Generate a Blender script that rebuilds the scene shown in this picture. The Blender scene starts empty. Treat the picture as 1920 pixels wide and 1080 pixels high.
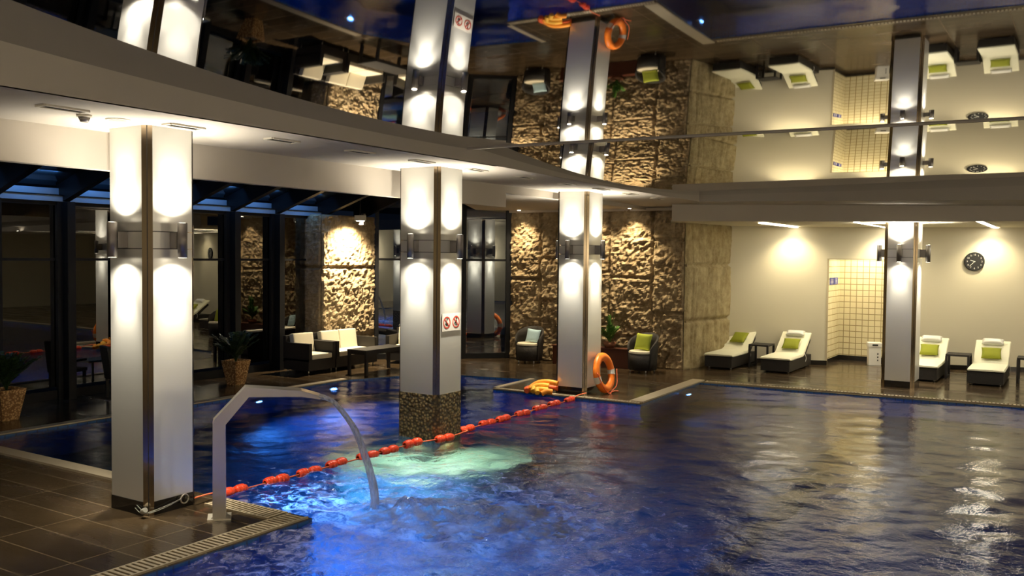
import bpy, bmesh, math, random
import numpy as np
from mathutils import Vector, Matrix, noise
from mathutils.geometry import tessellate_polygon
random.seed(7)
sc = bpy.context.scene
COL = sc.collection
PI = math.pi

# ------------------------------------------------------------------ camera, world, exposure
cam = bpy.data.cameras.new('camera'); camo = bpy.data.objects.new('camera', cam); COL.objects.link(camo)
right = Vector((0.84535737, 0.53411481, 0.00960693)); down = Vector((0.02764918, -0.0257873, -0.99928501)); fwd = Vector((-0.53348519, 0.84501857, -0.03656733))
m = Matrix((right, -down, -fwd)).transposed().to_4x4(); m.translation = Vector((0, 0, 2.0))
camo.matrix_world = m
cam.sensor_fit = 'HORIZONTAL'; cam.sensor_width = 36; cam.lens = 1680/1920*36; cam.clip_start = .05; cam.clip_end = 200
sc.camera = camo
w = bpy.data.worlds.new('night'); sc.world = w; w.use_nodes = True
w.node_tree.nodes['Background'].inputs[0].default_value = (.10, .16, .32, 1)
w.node_tree.nodes['Background'].inputs[1].default_value = .02
sc.view_settings.view_transform = 'Standard'; sc.view_settings.look = 'None'
sc.view_settings.gamma = 1; sc.view_settings.use_curve_mapping = False
sc.view_settings.exposure = 0.6
try:
    sc.cycles.use_denoising = True; sc.cycles.denoiser = 'OPENIMAGEDENOISE'
    sc.cycles.max_bounces = 9; sc.cycles.diffuse_bounces = 3; sc.cycles.glossy_bounces = 6; sc.cycles.transmission_bounces = 6; sc.cycles.transparent_max_bounces = 12
    sc.cycles.sample_clamp_indirect = 6; sc.cycles.caustics_reflective = False; sc.cycles.caustics_refractive = False
    sc.cycles.use_light_tree = True
except Exception: pass

def lamp(name, kind, loc, energy, color=(1, .9, .72), target=None, size=.03, angle=90, blend=1, size_y=None):
    l = bpy.data.lights.new(name, kind); o = bpy.data.objects.new(name, l); COL.objects.link(o)
    l.energy = energy; l.color = color; o.location = loc
    if kind == 'AREA':
        l.size = size
        if size_y: l.shape = 'RECTANGLE'; l.size_y = size_y
    else: l.shadow_soft_size = size
    if kind == 'SPOT': l.spot_size = math.radians(angle); l.spot_blend = blend
    if target is not None:
        o.rotation_euler = (Vector(target)-Vector(loc)).to_track_quat('-Z', 'Y').to_euler()
    return o

# ------------------------------------------------------------------ materials
def mat(name, col, rough=.5, metal=0, bump=None, var=None, emit=None, spec=.5, coat=0, aniso=0, alpha=None, stretch=(1, 1, 1), dist=.01):
    M = bpy.data.materials.new(name); M.use_nodes = True; nt = M.node_tree; N = nt.nodes; L = nt.links
    b = N['Principled BSDF']; b.inputs['Base Color'].default_value = (*col, 1); b.inputs['Roughness'].default_value = rough
    b.inputs['Metallic'].default_value = metal; b.inputs['Specular IOR Level'].default_value = spec; b.inputs['Coat Weight'].default_value = coat
    if aniso: b.inputs['Anisotropic'].default_value = aniso
    if emit: b.inputs['Emission Color'].default_value = (*emit[:3], 1); b.inputs['Emission Strength'].default_value = emit[3]
    if bump or var:
        tc = N.new('ShaderNodeTexCoord'); mp = N.new('ShaderNodeMapping'); L.new(tc.outputs['Object'], mp.inputs[0]); mp.inputs['Scale'].default_value = stretch
    if bump:
        n = N.new('ShaderNodeTexNoise'); n.inputs['Scale'].default_value = bump[0]; n.inputs['Detail'].default_value = 8; n.inputs['Roughness'].default_value = .65
        L.new(mp.outputs[0], n.inputs[0]); bp = N.new('ShaderNodeBump'); bp.inputs['Strength'].default_value = bump[1]; bp.inputs['Distance'].default_value = dist
        L.new(n.outputs[0], bp.inputs['Height']); L.new(bp.outputs[0], b.inputs['Normal'])
    if var:  # (scale, second colour)
        n = N.new('ShaderNodeTexNoise'); n.inputs['Scale'].default_value = var[0]; n.inputs['Detail'].default_value = 6
        r = N.new('ShaderNodeValToRGB'); r.color_ramp.elements[0].position = .38; r.color_ramp.elements[1].position = .62
        r.color_ramp.elements[0].color = (*col, 1); r.color_ramp.elements[1].color = (*var[1], 1)
        L.new(mp.outputs[0], n.inputs[0]); L.new(n.outputs[0], r.inputs[0]); L.new(r.outputs[0], b.inputs['Base Color'])
    return M

M = {}
M['panel'] = mat('brushed silver panel', (.74, .72, .67), .40, .6, bump=(6, .12), stretch=(40, 40, 1), dist=.002)
M['strip'] = mat('polished bronze steel', (.34, .27, .19), .12, 1)
M['plinth'] = mat('black stone plinth', (.012, .010, .009), .15)
M['core'] = mat('dark joint', (.05, .045, .04), .6)
M['steel'] = mat('brushed stainless steel', (.50, .46, .40), .33, .9, bump=(5, .15), stretch=(1, 1, 30), dist=.002)
M['sconce'] = mat('grey anodised lamp metal', (.20, .18, .165), .42, .55)
M['plaster'] = mat('painted plaster', (.50, .45, .39), .85, bump=(60, .06))
M['cream'] = mat('cream painted wall', (.66, .60, .45), .85, bump=(40, .06))
M['ceil'] = mat('lounge ceiling paint', (.66, .60, .46), .85)
M['mirror'] = mat('glossy stretched ceiling film', (.42, .42, .45), .025, 1)
M['mirror_far'] = mat('glossy stretched ceiling film far panel', (.52, .51, .49), .02, 1)
M['black'] = mat('black painted metal frame', (.005, .005, .006), .5, 0, spec=.25)
M['ledge'] = mat('grey blue metal ledge', (.25, .32, .40), .4, .3)
M['roofglass'] = mat('dark roof glazing', (.025, .03, .035), .12, 0)
M['wicker'] = mat('dark brown woven wicker', (.012, .009, .007), .55, bump=(90, .8), spec=.4)
M['cushion'] = mat('cream cushion fabric', (.80, .74, .58), .9, bump=(25, .15))
M['mattress'] = mat('cream lounger mattress', (.85, .82, .62), .85, bump=(20, .12))
M['white'] = mat('white plastic', (.80, .78, .72), .4)
M['green'] = mat('olive green cushion cloth', (.27, .29, .015), .85, bump=(40, .3))
M['green2'] = mat('lime green cushion cloth', (.42, .50, .05), .85, bump=(40, .3))
M['bluecush'] = mat('pale blue cushion cloth', (.50, .72, .85), .85, bump=(40, .3))
M['leaf'] = mat('dark glossy leaf', (.02, .045, .012), .3, var=(20, (.012, .03, .008)))
M['leaf2'] = mat('bright green leaf', (.10, .22, .03), .4, var=(20, (.03, .09, .015)))
M['soil'] = mat('soil', (.02, .014, .01), .9)
M['orange'] = mat('orange life ring plastic', (.95, .22, .015), .4)
M['noodle'] = mat('orange foam noodle', (.95, .32, .02), .7)
M['noodle_y'] = mat('yellow orange foam noodle', (.95, .50, .05), .7)
M['noodle_r'] = mat('red orange foam noodle', (.85, .13, .03), .7)
M['float'] = mat('red orange float plastic', (.90, .07, .02), .3)
M['rope'] = mat('red orange rope', (.80, .16, .06), .7)
M['ropeb'] = mat('grey steel cable', (.28, .27, .23), .5)
M['bench'] = mat('red brown wooden planter box', (.09, .025, .010), .45, bump=(12, .2))
M['terracotta'] = mat('terracotta pot', (.20, .07, .03), .6)
M['vent_frame'] = mat('white vent frame', (.62, .57, .48), .5)
M['vent_dark'] = mat('vent opening', (.03, .027, .023), .6)
M['clock'] = mat('black clock face', (.008, .008, .008), .3)
M['blue'] = mat('blue sign', (.015, .03, .30), .4)
M['red'] = mat('red sign ring', (.55, .05, .03), .4)
M['signplate'] = mat('translucent pale sign plate', (.72, .66, .58), .5)
M['grate'] = mat('beige plastic grate bar', (.42, .34, .22), .5)
M['kerb'] = mat('beige stone kerb', (.42, .35, .24), .45, bump=(60, .2))
M['plate'] = mat('satin base plate', (.62, .57, .46), .4, .6)
M['strip_light'] = mat('lit ceiling light strip', (.9, .85, .7), .5, emit=(1, .93, .74, 14))
M['bulb'] = mat('lit downlight lens', (.9, .85, .7), .5, emit=(1, .9, .7, 30))
M['bulb_blue'] = mat('lit blue pool lamp lens', (.3, .5, 1), .5, emit=(.12, .35, 1, 25))
M['bulb_led'] = mat('lit blue ledge strip', (.2, .5, 1), .5, emit=(.08, .35, 1, 1.2))
M['curtain'] = mat('yellow banner cloth', (.55, .45, .03), .8)

def stone_mat(name, c1, c2, bscale=24):
    Mt = bpy.data.materials.new(name); Mt.use_nodes = True; nt = Mt.node_tree; N = nt.nodes; L = nt.links; b = N['Principled BSDF']
    tc = N.new('ShaderNodeTexCoord'); n = N.new('ShaderNodeTexNoise'); n.inputs['Scale'].default_value = 5; n.inputs['Detail'].default_value = 10; n.inputs['Roughness'].default_value = .7
    r = N.new('ShaderNodeValToRGB'); r.color_ramp.elements[0].position = .35; r.color_ramp.elements[1].position = .65; r.color_ramp.elements[0].color = (*c1, 1); r.color_ramp.elements[1].color = (*c2, 1)
    L.new(tc.outputs['Object'], n.inputs[0]); L.new(n.outputs[0], r.inputs[0]); L.new(r.outputs[0], b.inputs['Base Color']); b.inputs['Roughness'].default_value = .85
    n2 = N.new('ShaderNodeTexNoise'); n2.inputs['Scale'].default_value = bscale; n2.inputs['Detail'].default_value = 10; n2.inputs['Roughness'].default_value = .75
    L.new(tc.outputs['Object'], n2.inputs[0]); bp = N.new('ShaderNodeBump'); bp.inputs['Strength'].default_value = .9; bp.inputs['Distance'].default_value = .035
    L.new(n2.outputs[0], bp.inputs['Height']); L.new(bp.outputs[0], b.inputs['Normal'])
    return Mt
M['stone'] = stone_mat('rough split stone', (.26, .18, .09), (.46, .36, .22))
M['stone_smooth'] = stone_mat('pale split stone side', (.27, .20, .09), (.50, .41, .23), 11)
M['pebble'] = None
def pebble_mat(name, c1, c2, scale):
    Mt = bpy.data.materials.new(name); Mt.use_nodes = True; nt = Mt.node_tree; N = nt.nodes; L = nt.links; b = N['Principled BSDF']
    tc = N.new('ShaderNodeTexCoord'); v = N.new('ShaderNodeTexVoronoi'); v.inputs['Scale'].default_value = scale
    L.new(tc.outputs['Object'], v.inputs[0]); r = N.new('ShaderNodeValToRGB'); r.color_ramp.elements[0].color = (*c2, 1); r.color_ramp.elements[1].color = (*c1, 1)
    r.color_ramp.elements[0].position = .15; r.color_ramp.elements[1].position = .6
    L.new(v.outputs['Distance'], r.inputs[0]); L.new(r.outputs[0], b.inputs['Base Color']); b.inputs['Roughness'].default_value = .7
    bp = N.new('ShaderNodeBump'); bp.invert = True; bp.inputs['Strength'].default_value = .9; bp.inputs['Distance'].default_value = .012
    L.new(v.outputs['Distance'], bp.inputs['Height']); L.new(bp.outputs[0], b.inputs['Normal'])
    return Mt
M['pebble'] = pebble_mat('washed pebble concrete', (.28, .13, .04), (.85, .55, .24), 40)
M['cobble'] = pebble_mat('pebbled pillar foot', (.05, .035, .012), (.30, .22, .09), 30)

def tile_mat(name, c1, c2, mortar, sx, sy, rough=.3, msize=.012, bump=.3, axis='XY', offs=.5, wet=False):
    Mt = bpy.data.materials.new(name); Mt.use_nodes = True; nt = Mt.node_tree; N = nt.nodes; L = nt.links; b = N['Principled BSDF']
    tc = N.new('ShaderNodeTexCoord'); br = N.new('ShaderNodeTexBrick'); vec = tc.outputs['Object']
    if axis != 'XY':
        s = N.new('ShaderNodeSeparateXYZ'); c = N.new('ShaderNodeCombineXYZ'); L.new(vec, s.inputs[0])
        if axis == 'SZ':
            a = N.new('ShaderNodeMath'); a.operation = 'ADD'; L.new(s.outputs[0], a.inputs[0]); L.new(s.outputs[1], a.inputs[1]); L.new(a.outputs[0], c.inputs[0])
        else: L.new(s.outputs[0], c.inputs[0])
        L.new(s.outputs[2], c.inputs[1]); vec = c.outputs[0]
    L.new(vec, br.inputs[0]); br.offset = offs
    br.inputs['Color1'].default_value = (*c1, 1); br.inputs['Color2'].default_value = (*c2, 1); br.inputs['Mortar'].default_value = (*mortar, 1)
    br.inputs['Scale'].default_value = 1; br.inputs['Brick Width'].default_value = sx; br.inputs['Row Height'].default_value = sy; br.inputs['Mortar Size'].default_value = msize
    L.new(br.outputs[0], b.inputs['Base Color']); b.inputs['Roughness'].default_value = rough
    bp = N.new('ShaderNodeBump'); bp.inputs['Strength'].default_value = bump; bp.inputs['Distance'].default_value = .004
    L.new(br.outputs['Fac'], bp.inputs['Height']); bp.invert = True
    if wet:
        n = N.new('ShaderNodeTexNoise'); n.inputs['Scale'].default_value = 1.6; n.inputs['Detail'].default_value = 6
        mp = N.new('ShaderNodeMapping'); mp.inputs['Scale'].default_value = (.6, 2.2, 1); L.new(tc.outputs['Object'], mp.inputs[0]); L.new(mp.outputs[0], n.inputs[0])
        r = N.new('ShaderNodeMapRange'); r.inputs['From Min'].default_value = .35; r.inputs['From Max'].default_value = .65; r.inputs['To Min'].default_value = .06; r.inputs['To Max'].default_value = .28
        L.new(n.outputs[0], r.inputs[0]); L.new(r.outputs[0], b.inputs['Roughness'])
        n2 = N.new('ShaderNodeTexNoise'); n2.inputs['Scale'].default_value = 22; n2.inputs['Detail'].default_value = 4; L.new(mp.outputs[0], n2.inputs[0])
        bp2 = N.new('ShaderNodeBump'); bp2.inputs['Strength'].default_value = .25; bp2.inputs['Distance'].default_value = .006; L.new(n2.outputs[0], bp2.inputs['Height']); L.new(bp.outputs[0], bp2.inputs['Normal'])
        L.new(bp2.outputs[0], b.inputs['Normal'])
    else: L.new(bp.outputs[0], b.inputs['Normal'])
    return Mt
M['deck'] = tile_mat('dark wet deck tiles', (.066, .043, .022), (.042, .028, .015), (.14, .10, .06), .9, .30, wet=True, msize=.006, offs=0)
M['pooltile'] = tile_mat('blue mosaic pool tiles', (.015, .08, .18), (.02, .11, .23), (.03, .06, .12), .12, .12, .3, .008)
M['walltile'] = tile_mat('cream square wall tiles', (.82, .74, .50), (.78, .70, .46), (.36, .28, .14), .115, .115, .25, .007, .3, 'SZ', 0)
M['bluetile_dark'] = mat('dark submerged tiles', (.01, .025, .05), .4)

def water_mat():
    Mt = bpy.data.materials.new('pool water'); Mt.use_nodes = True; nt = Mt.node_tree; N = nt.nodes; L = nt.links
    for n in list(N): N.remove(n)
    out = N.new('ShaderNodeOutputMaterial'); tc = N.new('ShaderNodeTexCoord')
    n1 = N.new('ShaderNodeTexNoise'); n1.inputs['Scale'].default_value = 7; n1.inputs['Detail'].default_value = 5; n1.inputs['Roughness'].default_value = .6
    L.new(tc.outputs['Object'], n1.inputs[0])
    # distance from the falling jet: rougher there
    d = N.new('ShaderNodeVectorMath'); d.operation = 'DISTANCE'; d.inputs[1].default_value = (-3.9, 5.2, -.08); L.new(tc.outputs['Object'], d.inputs[0])
    mr = N.new('ShaderNodeMapRange'); mr.inputs['From Min'].default_value = .6; mr.inputs['From Max'].default_value = 4.5; mr.inputs['To Min'].default_value = .95; mr.inputs['To Max'].default_value = .24
    L.new(d.outputs['Value'], mr.inputs[0])
    bp = N.new('ShaderNodeBump'); bp.inputs['Distance'].default_value = .03; L.new(mr.outputs[0], bp.inputs['Strength']); L.new(n1.outputs[0], bp.inputs['Height'])
    g = N.new('ShaderNodeBsdfGlossy'); g.inputs['Roughness'].default_value = .015; L.new(bp.outputs[0], g.inputs['Normal'])
    rf = N.new('ShaderNodeBsdfRefraction'); rf.inputs['IOR'].default_value = 1.33; rf.inputs['Roughness'].default_value = 0.0; rf.inputs['Color'].default_value = (.80, .92, 1, 1); L.new(bp.outputs[0], rf.inputs['Normal'])
    fr = N.new('ShaderNodeFresnel'); fr.inputs['IOR'].default_value = 1.62; L.new(bp.outputs[0], fr.inputs['Normal'])
    mx = N.new('ShaderNodeMixShader'); L.new(fr.outputs[0], mx.inputs[0]); L.new(rf.outputs[0], mx.inputs[1]); L.new(g.outputs[0], mx.inputs[2])
    # foam flecks thrown up by the jet
    n2 = N.new('ShaderNodeTexNoise'); n2.inputs['Scale'].default_value = 9; n2.inputs['Detail'].default_value = 9; n2.inputs['Roughness'].default_value = .75; n2.inputs['Distortion'].default_value = .6
    L.new(tc.outputs['Object'], n2.inputs[0])
    m3 = N.new('ShaderNodeMapRange'); m3.inputs['From Min'].default_value = .2; m3.inputs['From Max'].default_value = 3.0; m3.inputs['To Min'].default_value = .17; m3.inputs['To Max'].default_value = -.12
    L.new(d.outputs['Value'], m3.inputs[0])
    ad = N.new('ShaderNodeMath'); ad.operation = 'ADD'; L.new(n2.outputs[0], ad.inputs[0]); L.new(m3.outputs[0], ad.inputs[1])
    m4 = N.new('ShaderNodeMapRange'); m4.inputs['From Min'].default_value = .52; m4.inputs['From Max'].default_value = .72; m4.inputs['To Min'].default_value = 0; m4.inputs['To Max'].default_value = .75; L.new(ad.outputs[0], m4.inputs[0])
    df = N.new('ShaderNodeBsdfDiffuse'); df.inputs['Color'].default_value = (.86, .86, .95, 1); tl = N.new('ShaderNodeBsdfTranslucent'); tl.inputs['Color'].default_value = (.86, .88, .95, 1)
    m5 = N.new('ShaderNodeMixShader'); m5.inputs[0].default_value = .5; L.new(df.outputs[0], m5.inputs[1]); L.new(tl.outputs[0], m5.inputs[2])
    fm = N.new('ShaderNodeMixShader'); L.new(m4.outputs[0], fm.inputs[0]); L.new(mx.outputs[0], fm.inputs[1]); L.new(m5.outputs[0], fm.inputs[2])
    L.new(fm.outputs[0], out.inputs[0])
    return Mt
M['water'] = water_mat()
def foam_mat(name, lo, hi, scale, stretch=(1, 1, 1)):
    Mt = bpy.data.materials.new(name); Mt.use_nodes = True; nt = Mt.node_tree; N = nt.nodes; L = nt.links
    for n in list(N): N.remove(n)
    out = N.new('ShaderNodeOutputMaterial'); tc = N.new('ShaderNodeTexCoord'); mp = N.new('ShaderNodeMapping'); mp.inputs['Scale'].default_value = stretch
    L.new(tc.outputs['Object'], mp.inputs[0]); n2 = N.new('ShaderNodeTexNoise'); n2.inputs['Scale'].default_value = scale; n2.inputs['Detail'].default_value = 8; n2.inputs['Roughness'].default_value = .7
    L.new(mp.outputs[0], n2.inputs[0]); m4 = N.new('ShaderNodeMapRange'); m4.inputs['From Min'].default_value = lo; m4.inputs['From Max'].default_value = hi; L.new(n2.outputs[0], m4.inputs[0])
    df = N.new('ShaderNodeBsdfDiffuse'); df.inputs['Color'].default_value = (.82, .84, .9, 1); tl = N.new('ShaderNodeBsdfTranslucent'); tl.inputs['Color'].default_value = (.8, .84, .95, 1)
    m5 = N.new('ShaderNodeMixShader'); m5.inputs[0].default_value = .5; L.new(df.outputs[0], m5.inputs[1]); L.new(tl.outputs[0], m5.inputs[2])
    tr = N.new('ShaderNodeBsdfTransparent'); gl = N.new('ShaderNodeBsdfGlossy'); gl.inputs['Roughness'].default_value = .08
    fr = N.new('ShaderNodeFresnel'); fr.inputs['IOR'].default_value = 1.33
    bp = N.new('ShaderNodeBump'); bp.inputs['Strength'].default_value = .8; bp.inputs['Distance'].default_value = .01; L.new(n2.outputs[0], bp.inputs['Height']); L.new(bp.outputs[0], gl.inputs['Normal']); L.new(bp.outputs[0], fr.inputs['Normal'])
    m6 = N.new('ShaderNodeMixShader'); L.new(fr.outputs[0], m6.inputs[0]); L.new(tr.outputs[0], m6.inputs[1]); L.new(gl.outputs[0], m6.inputs[2])
    fm = N.new('ShaderNodeMixShader'); L.new(m4.outputs[0], fm.inputs[0]); L.new(m6.outputs[0], fm.inputs[1]); L.new(m5.outputs[0], fm.inputs[2]); L.new(fm.outputs[0], out.inputs[0])
    return Mt
M['jet'] = foam_mat('falling water', .25, .70, 16, (3, 3, .35))
M['foam'] = foam_mat('churned white water', .36, .62, 12)
def glass_mat():
    Mt = bpy.data.materials.new('window glass'); Mt.use_nodes = True; nt = Mt.node_tree; N = nt.nodes; L = nt.links
    for n in list(N): N.remove(n)
    out = N.new('ShaderNodeOutputMaterial'); g = N.new('ShaderNodeBsdfGlossy'); g.inputs['Roughness'].default_value = .0; g.inputs['Color'].default_value = (.9, .9, .9, 1)
    t = N.new('ShaderNodeBsdfTransparent'); t.inputs['Color'].default_value = (.75, .8, .8, 1); fr = N.new('ShaderNodeFresnel'); fr.inputs['IOR'].default_value = 2.6
    mx = N.new('ShaderNodeMixShader'); L.new(fr.outputs[0], mx.inputs[0]); L.new(t.outputs[0], mx.inputs[1]); L.new(g.outputs[0], mx.inputs[2]); L.new(mx.outputs[0], out.inputs[0])
    return Mt
M['glass'] = glass_mat()

# ------------------------------------------------------------------ mesh helpers
def new(): return bmesh.new()
def box(bm, c, s, rz=0, mi=0, bevel=0, rot=None):
    r = bmesh.ops.create_cube(bm, size=1)['verts']
    Mx = Matrix.Translation(Vector(c)) @ (rot if rot else Matrix.Rotation(rz, 4, 'Z')) @ Matrix.Diagonal((*s, 1))
    bmesh.ops.transform(bm, matrix=Mx, verts=r)
    fs = {f for v in r for f in v.link_faces}
    for f in fs: f.material_index = mi
    if bevel:
        es = list({e for v in r for e in v.link_edges}); g = bmesh.ops.bevel(bm, geom=es, offset=bevel, segments=2, affect='EDGES', profile=.7)
        for f in g['faces']: f.material_index = mi
def prism(bm, pts, z0, z1, mi=0):
    a = [bm.verts.new((p[0], p[1], z0 if not hasattr(z0, '__len__') else z0[i])) for i, p in enumerate(pts)]
    b = [bm.verts.new((p[0], p[1], z1 if not hasattr(z1, '__len__') else z1[i])) for i, p in enumerate(pts)]
    n = len(pts); fs = [bm.faces.new(a[::-1]), bm.faces.new(b)]
    for i in range(n): fs.append(bm.faces.new((a[i], a[(i+1) % n], b[(i+1) % n], b[i])))
    for f in fs: f.material_index = mi
def cyl(bm, p, q, r, r2=None, seg=20, mi=0, caps=True):
    p, q = Vector(p), Vector(q); r2 = r if r2 is None else r2; d = (q-p).normalized()
    u = d.orthogonal().normalized(); v = d.cross(u)
    A = [bm.verts.new(p+(u*math.cos(t)+v*math.sin(t))*r) for t in [2*PI*i/seg for i in range(seg)]]
    B = [bm.verts.new(q+(u*math.cos(t)+v*math.sin(t))*r2) for t in [2*PI*i/seg for i in range(seg)]]
    for i in range(seg):
        f = bm.faces.new((A[i], A[(i+1) % seg], B[(i+1) % seg], B[i])); f.material_index = mi; f.smooth = True
    if caps:
        bm.faces.new(A[::-1]).material_index = mi; bm.faces.new(B).material_index = mi
def tube(bm, pts, r, seg=10, mi=0):
    pts = [Vector(p) for p in pts]; rings = []; u = None
    for i, p in enumerate(pts):
        d = (pts[min(i+1, len(pts)-1)]-pts[max(i-1, 0)]).normalized()
        if u is None: u = d.orthogonal().normalized()
        u = (u-d*u.dot(d)).normalized(); v = d.cross(u)
        rr = r[i] if hasattr(r, '__len__') else r
        rings.append([bm.verts.new(p+(u*math.cos(2*PI*k/seg)+v*math.sin(2*PI*k/seg))*rr) for k in range(seg)])
    for a, b in zip(rings, rings[1:]):
        for k in range(seg):
            f = bm.faces.new((a[k], a[(k+1) % seg], b[(k+1) % seg], b[k])); f.smooth = True; f.material_index = mi
    bm.faces.new(rings[0][::-1]).material_index = mi; bm.faces.new(rings[-1]).material_index = mi
def spline(pts, n=8):
    P = [Vector(p) for p in pts]; out = []
    for i in range(len(P)-1):
        p0, p1, p2, p3 = P[max(i-1, 0)], P[i], P[i+1], P[min(i+2, len(P)-1)]
        for k in range(n):
            t = k/n; out.append(.5*((2*p1)+(p2-p0)*t+(2*p0-5*p1+4*p2-p3)*t*t+(3*p1-p0-3*p2+p3)*t**3))
    return out+[P[-1]]
def obj(name, bm, mats, parent=None, smooth=False, recalc=True):
    if recalc: bmesh.ops.recalc_face_normals(bm, faces=bm.faces)
    me = bpy.data.meshes.new(name); bm.to_mesh(me); bm.free()
    for x in (mats if isinstance(mats, (list, tuple)) else [mats]): me.materials.append(x)
    if smooth:
        for p in me.polygons: p.use_smooth = True
    o = bpy.data.objects.new(name, me); COL.objects.link(o)
    if parent: o.parent = parent
    return o
def tag(o, label, cat, group=None, kind=None):
    o['label'] = label; o['category'] = cat
    if group: o['group'] = group
    if kind: o['kind'] = kind
    return o
def thing(name, label, cat, loc=(0, 0, 0), rz=0, group=None):
    o = bpy.data.objects.new(name, None); COL.objects.link(o); o.location = loc; o.rotation_euler = (0, 0, rz); o.empty_display_size = .1
    return tag(o, label, cat, group)
def struct(name, bm, mats, smooth=False, recalc=True, parent=None):
    o = obj(name, bm, mats, parent, smooth, recalc)
    if not parent: o['kind'] = 'structure'
    return o
def dup(root, loc, rz, label, group=None):
    r = root.copy(); COL.objects.link(r); r.location = loc; r.rotation_euler = (0, 0, rz); r['label'] = label
    if group: r['group'] = group
    for ch in list(root.children):
        c = ch.copy(); COL.objects.link(c); c.parent = r
        for g in ch.children:
            e = g.copy(); COL.objects.link(e); e.parent = c
    return r
def text(name, s, size, loc, rotm, mt, parent, depth=.001):
    cu = bpy.data.curves.new(name, 'FONT'); cu.body = s; cu.size = size; cu.align_x = 'CENTER'; cu.align_y = 'CENTER'; cu.extrude = depth
    t = bpy.data.objects.new(name, cu); COL.objects.link(t); bpy.context.view_layer.update()
    me = bpy.data.meshes.new_from_object(t.evaluated_get(bpy.context.evaluated_depsgraph_get())); bpy.data.objects.remove(t)
    me.materials.clear(); me.materials.append(mt)
    o = bpy.data.objects.new(name, me); COL.objects.link(o); o.matrix_local = Matrix.Translation(Vector(loc)) @ rotm; o.parent = parent
    return o

# ------------------------------------------------------------------ pool and deck
POOL = [(-4.84, 4.87), (-9.8, 4.87), (-9.75, 10.6), (-9.4, 11.4), (-8.6, 12.1), (-7.36, 12.35), (-7.32, 11.1), (-4.95, 11.13), (-5.05, 13.62), (8, 14.5), (8, .5), (-4.84, .5)]
OUT = [(-11.7, -3), (8.2, -3), (8.2, 22.2), (-5.0, 22.2), (-11.7, 22.2)]
def tess(polys, z):
    bm = new(); P = [[Vector((*p, z)) for p in q] for q in polys]; vs = [bm.verts.new(p) for q in P for p in q]
    for t in tessellate_polygon(P):
        try: bm.faces.new([vs[i] for i in t])
        except ValueError: pass
    for f in bm.faces:
        f.normal_update()
        if f.normal.z < 0: f.normal_flip()
    return bm
struct('floor', tess([OUT, POOL], 0), M['deck'], recalc=False)
bm = new(); n = len(POOL); ZB = -1.45
for i in range(n):
    a, b = POOL[i], POOL[(i+1) % n]
    bm.faces.new([bm.verts.new((*a, 0)), bm.verts.new((*b, 0)), bm.verts.new((*b, ZB)), bm.verts.new((*a, ZB))])
o = struct('wall_pool', bm, tile_mat('blue mosaic pool wall tiles', (.02, .09, .26), (.03, .13, .33), (.03, .06, .12), .12, .12, .3, .008, .3, 'SZ'), recalc=False)
struct('floor_pool', tess([POOL], ZB), M['pooltile'], recalc=False)
# dark lane lines and pale submerged steps round the pillar standing in the pool
bm = new()
for x0, y0, x1, y1 in [(-4.6, 6.2, -6.6, 9.3), (-2.4, 5.2, -2.4, 13), (0.2, 4, .2, 13)]:
    d = Vector((x1-x0, y1-y0, 0)); box(bm, ((x0+x1)/2, (y0+y1)/2, ZB+.01), (.25, d.length, .02), math.atan2(-d.x, d.y))
struct('trim_1', bm, M['bluetile_dark'])
bm = new(); prism(bm, [(-6.1+1.15*math.cos(t), 7.96+1.15*math.sin(t)) for t in [2*PI*i/32 for i in range(32)]], ZB, -.75)
struct('trim_2', bm, tile_mat('pale submerged step tiles', (.42, .50, .34), (.36, .45, .32), (.15, .25, .25), .12, .12))

rng = np.random.RandomState(3)
def waves(X, Y):
    Z = np.zeros_like(X)
    for i in range(46):
        wl = rng.uniform(.22, .75) if i < 40 else rng.uniform(.9, 1.8); th = rng.normal(2.1, .55); k = 2*PI/wl; amp = .0010*wl
        env = 1+.5*np.sin(X*rng.uniform(.2, .6)+rng.uniform(0, 6))*np.sin(Y*rng.uniform(.2, .6)+rng.uniform(0, 6))
        Z += amp*env*np.sin(k*(X*math.cos(th)+Y*math.sin(th))+rng.uniform(0, 6.28)+.6*np.sin(X*rng.uniform(.5, 1.5)))
    R = np.hypot(X+4.4, Y-5.5); F = 1/(1+(R/1.6)**2)
    C = np.zeros_like(X)
    for i in range(60):
        wl = rng.uniform(.14, .5); th = rng.uniform(0, 2*PI); k = 2*PI/wl
        C += .0028*wl**.7*np.sin(k*(X*math.cos(th)+Y*math.sin(th))+rng.uniform(0, 6.28))
    Z += C*F*1.8+C*.05+.005*np.exp(-R*.6)*np.sin(2*PI*R/.45)+.0008*np.sin(2*PI*R/.55)*np.exp(-R*.12)
    return Z
def inpoly(x, y, poly):
    c = False; j = len(poly)-1
    for i in range(len(poly)):
        xi, yi = poly[i]; xj, yj = poly[j]
        if (yi > y) != (yj > y) and x < (xj-xi)*(y-yi)/(yj-yi)+xi: c = not c
        j = i
    return c
WZ = -.02
gx = np.arange(-9.85, 8.06, .05); gy = np.arange(.45, 14.56, .05)
XX, YY = np.meshgrid(gx, gy); ZZ = waves(XX, YY)+WZ
nx, ny = len(gx), len(gy)
inside = np.zeros((ny, nx), bool)
for j in range(ny):
    for i in range(nx):
        inside[j, i] = inpoly(gx[i], gy[j], POOL)
pad = inside.copy()
for dj in (-1, 0, 1):
    for di in (-1, 0, 1): pad |= np.roll(np.roll(inside, dj, 0), di, 1)
idx = -np.ones((ny, nx), int); idx[pad] = np.arange(pad.sum())
verts = np.stack([XX[pad], YY[pad], ZZ[pad]], 1)
q = np.stack([idx[:-1, :-1], idx[:-1, 1:], idx[1:, 1:], idx[1:, :-1]], -1).reshape(-1, 4); q = q[(q >= 0).all(1)]
me = bpy.data.meshes.new('pool_water'); me.from_pydata(verts.tolist(), [], q.tolist()); me.materials.append(M['water'])
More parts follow.
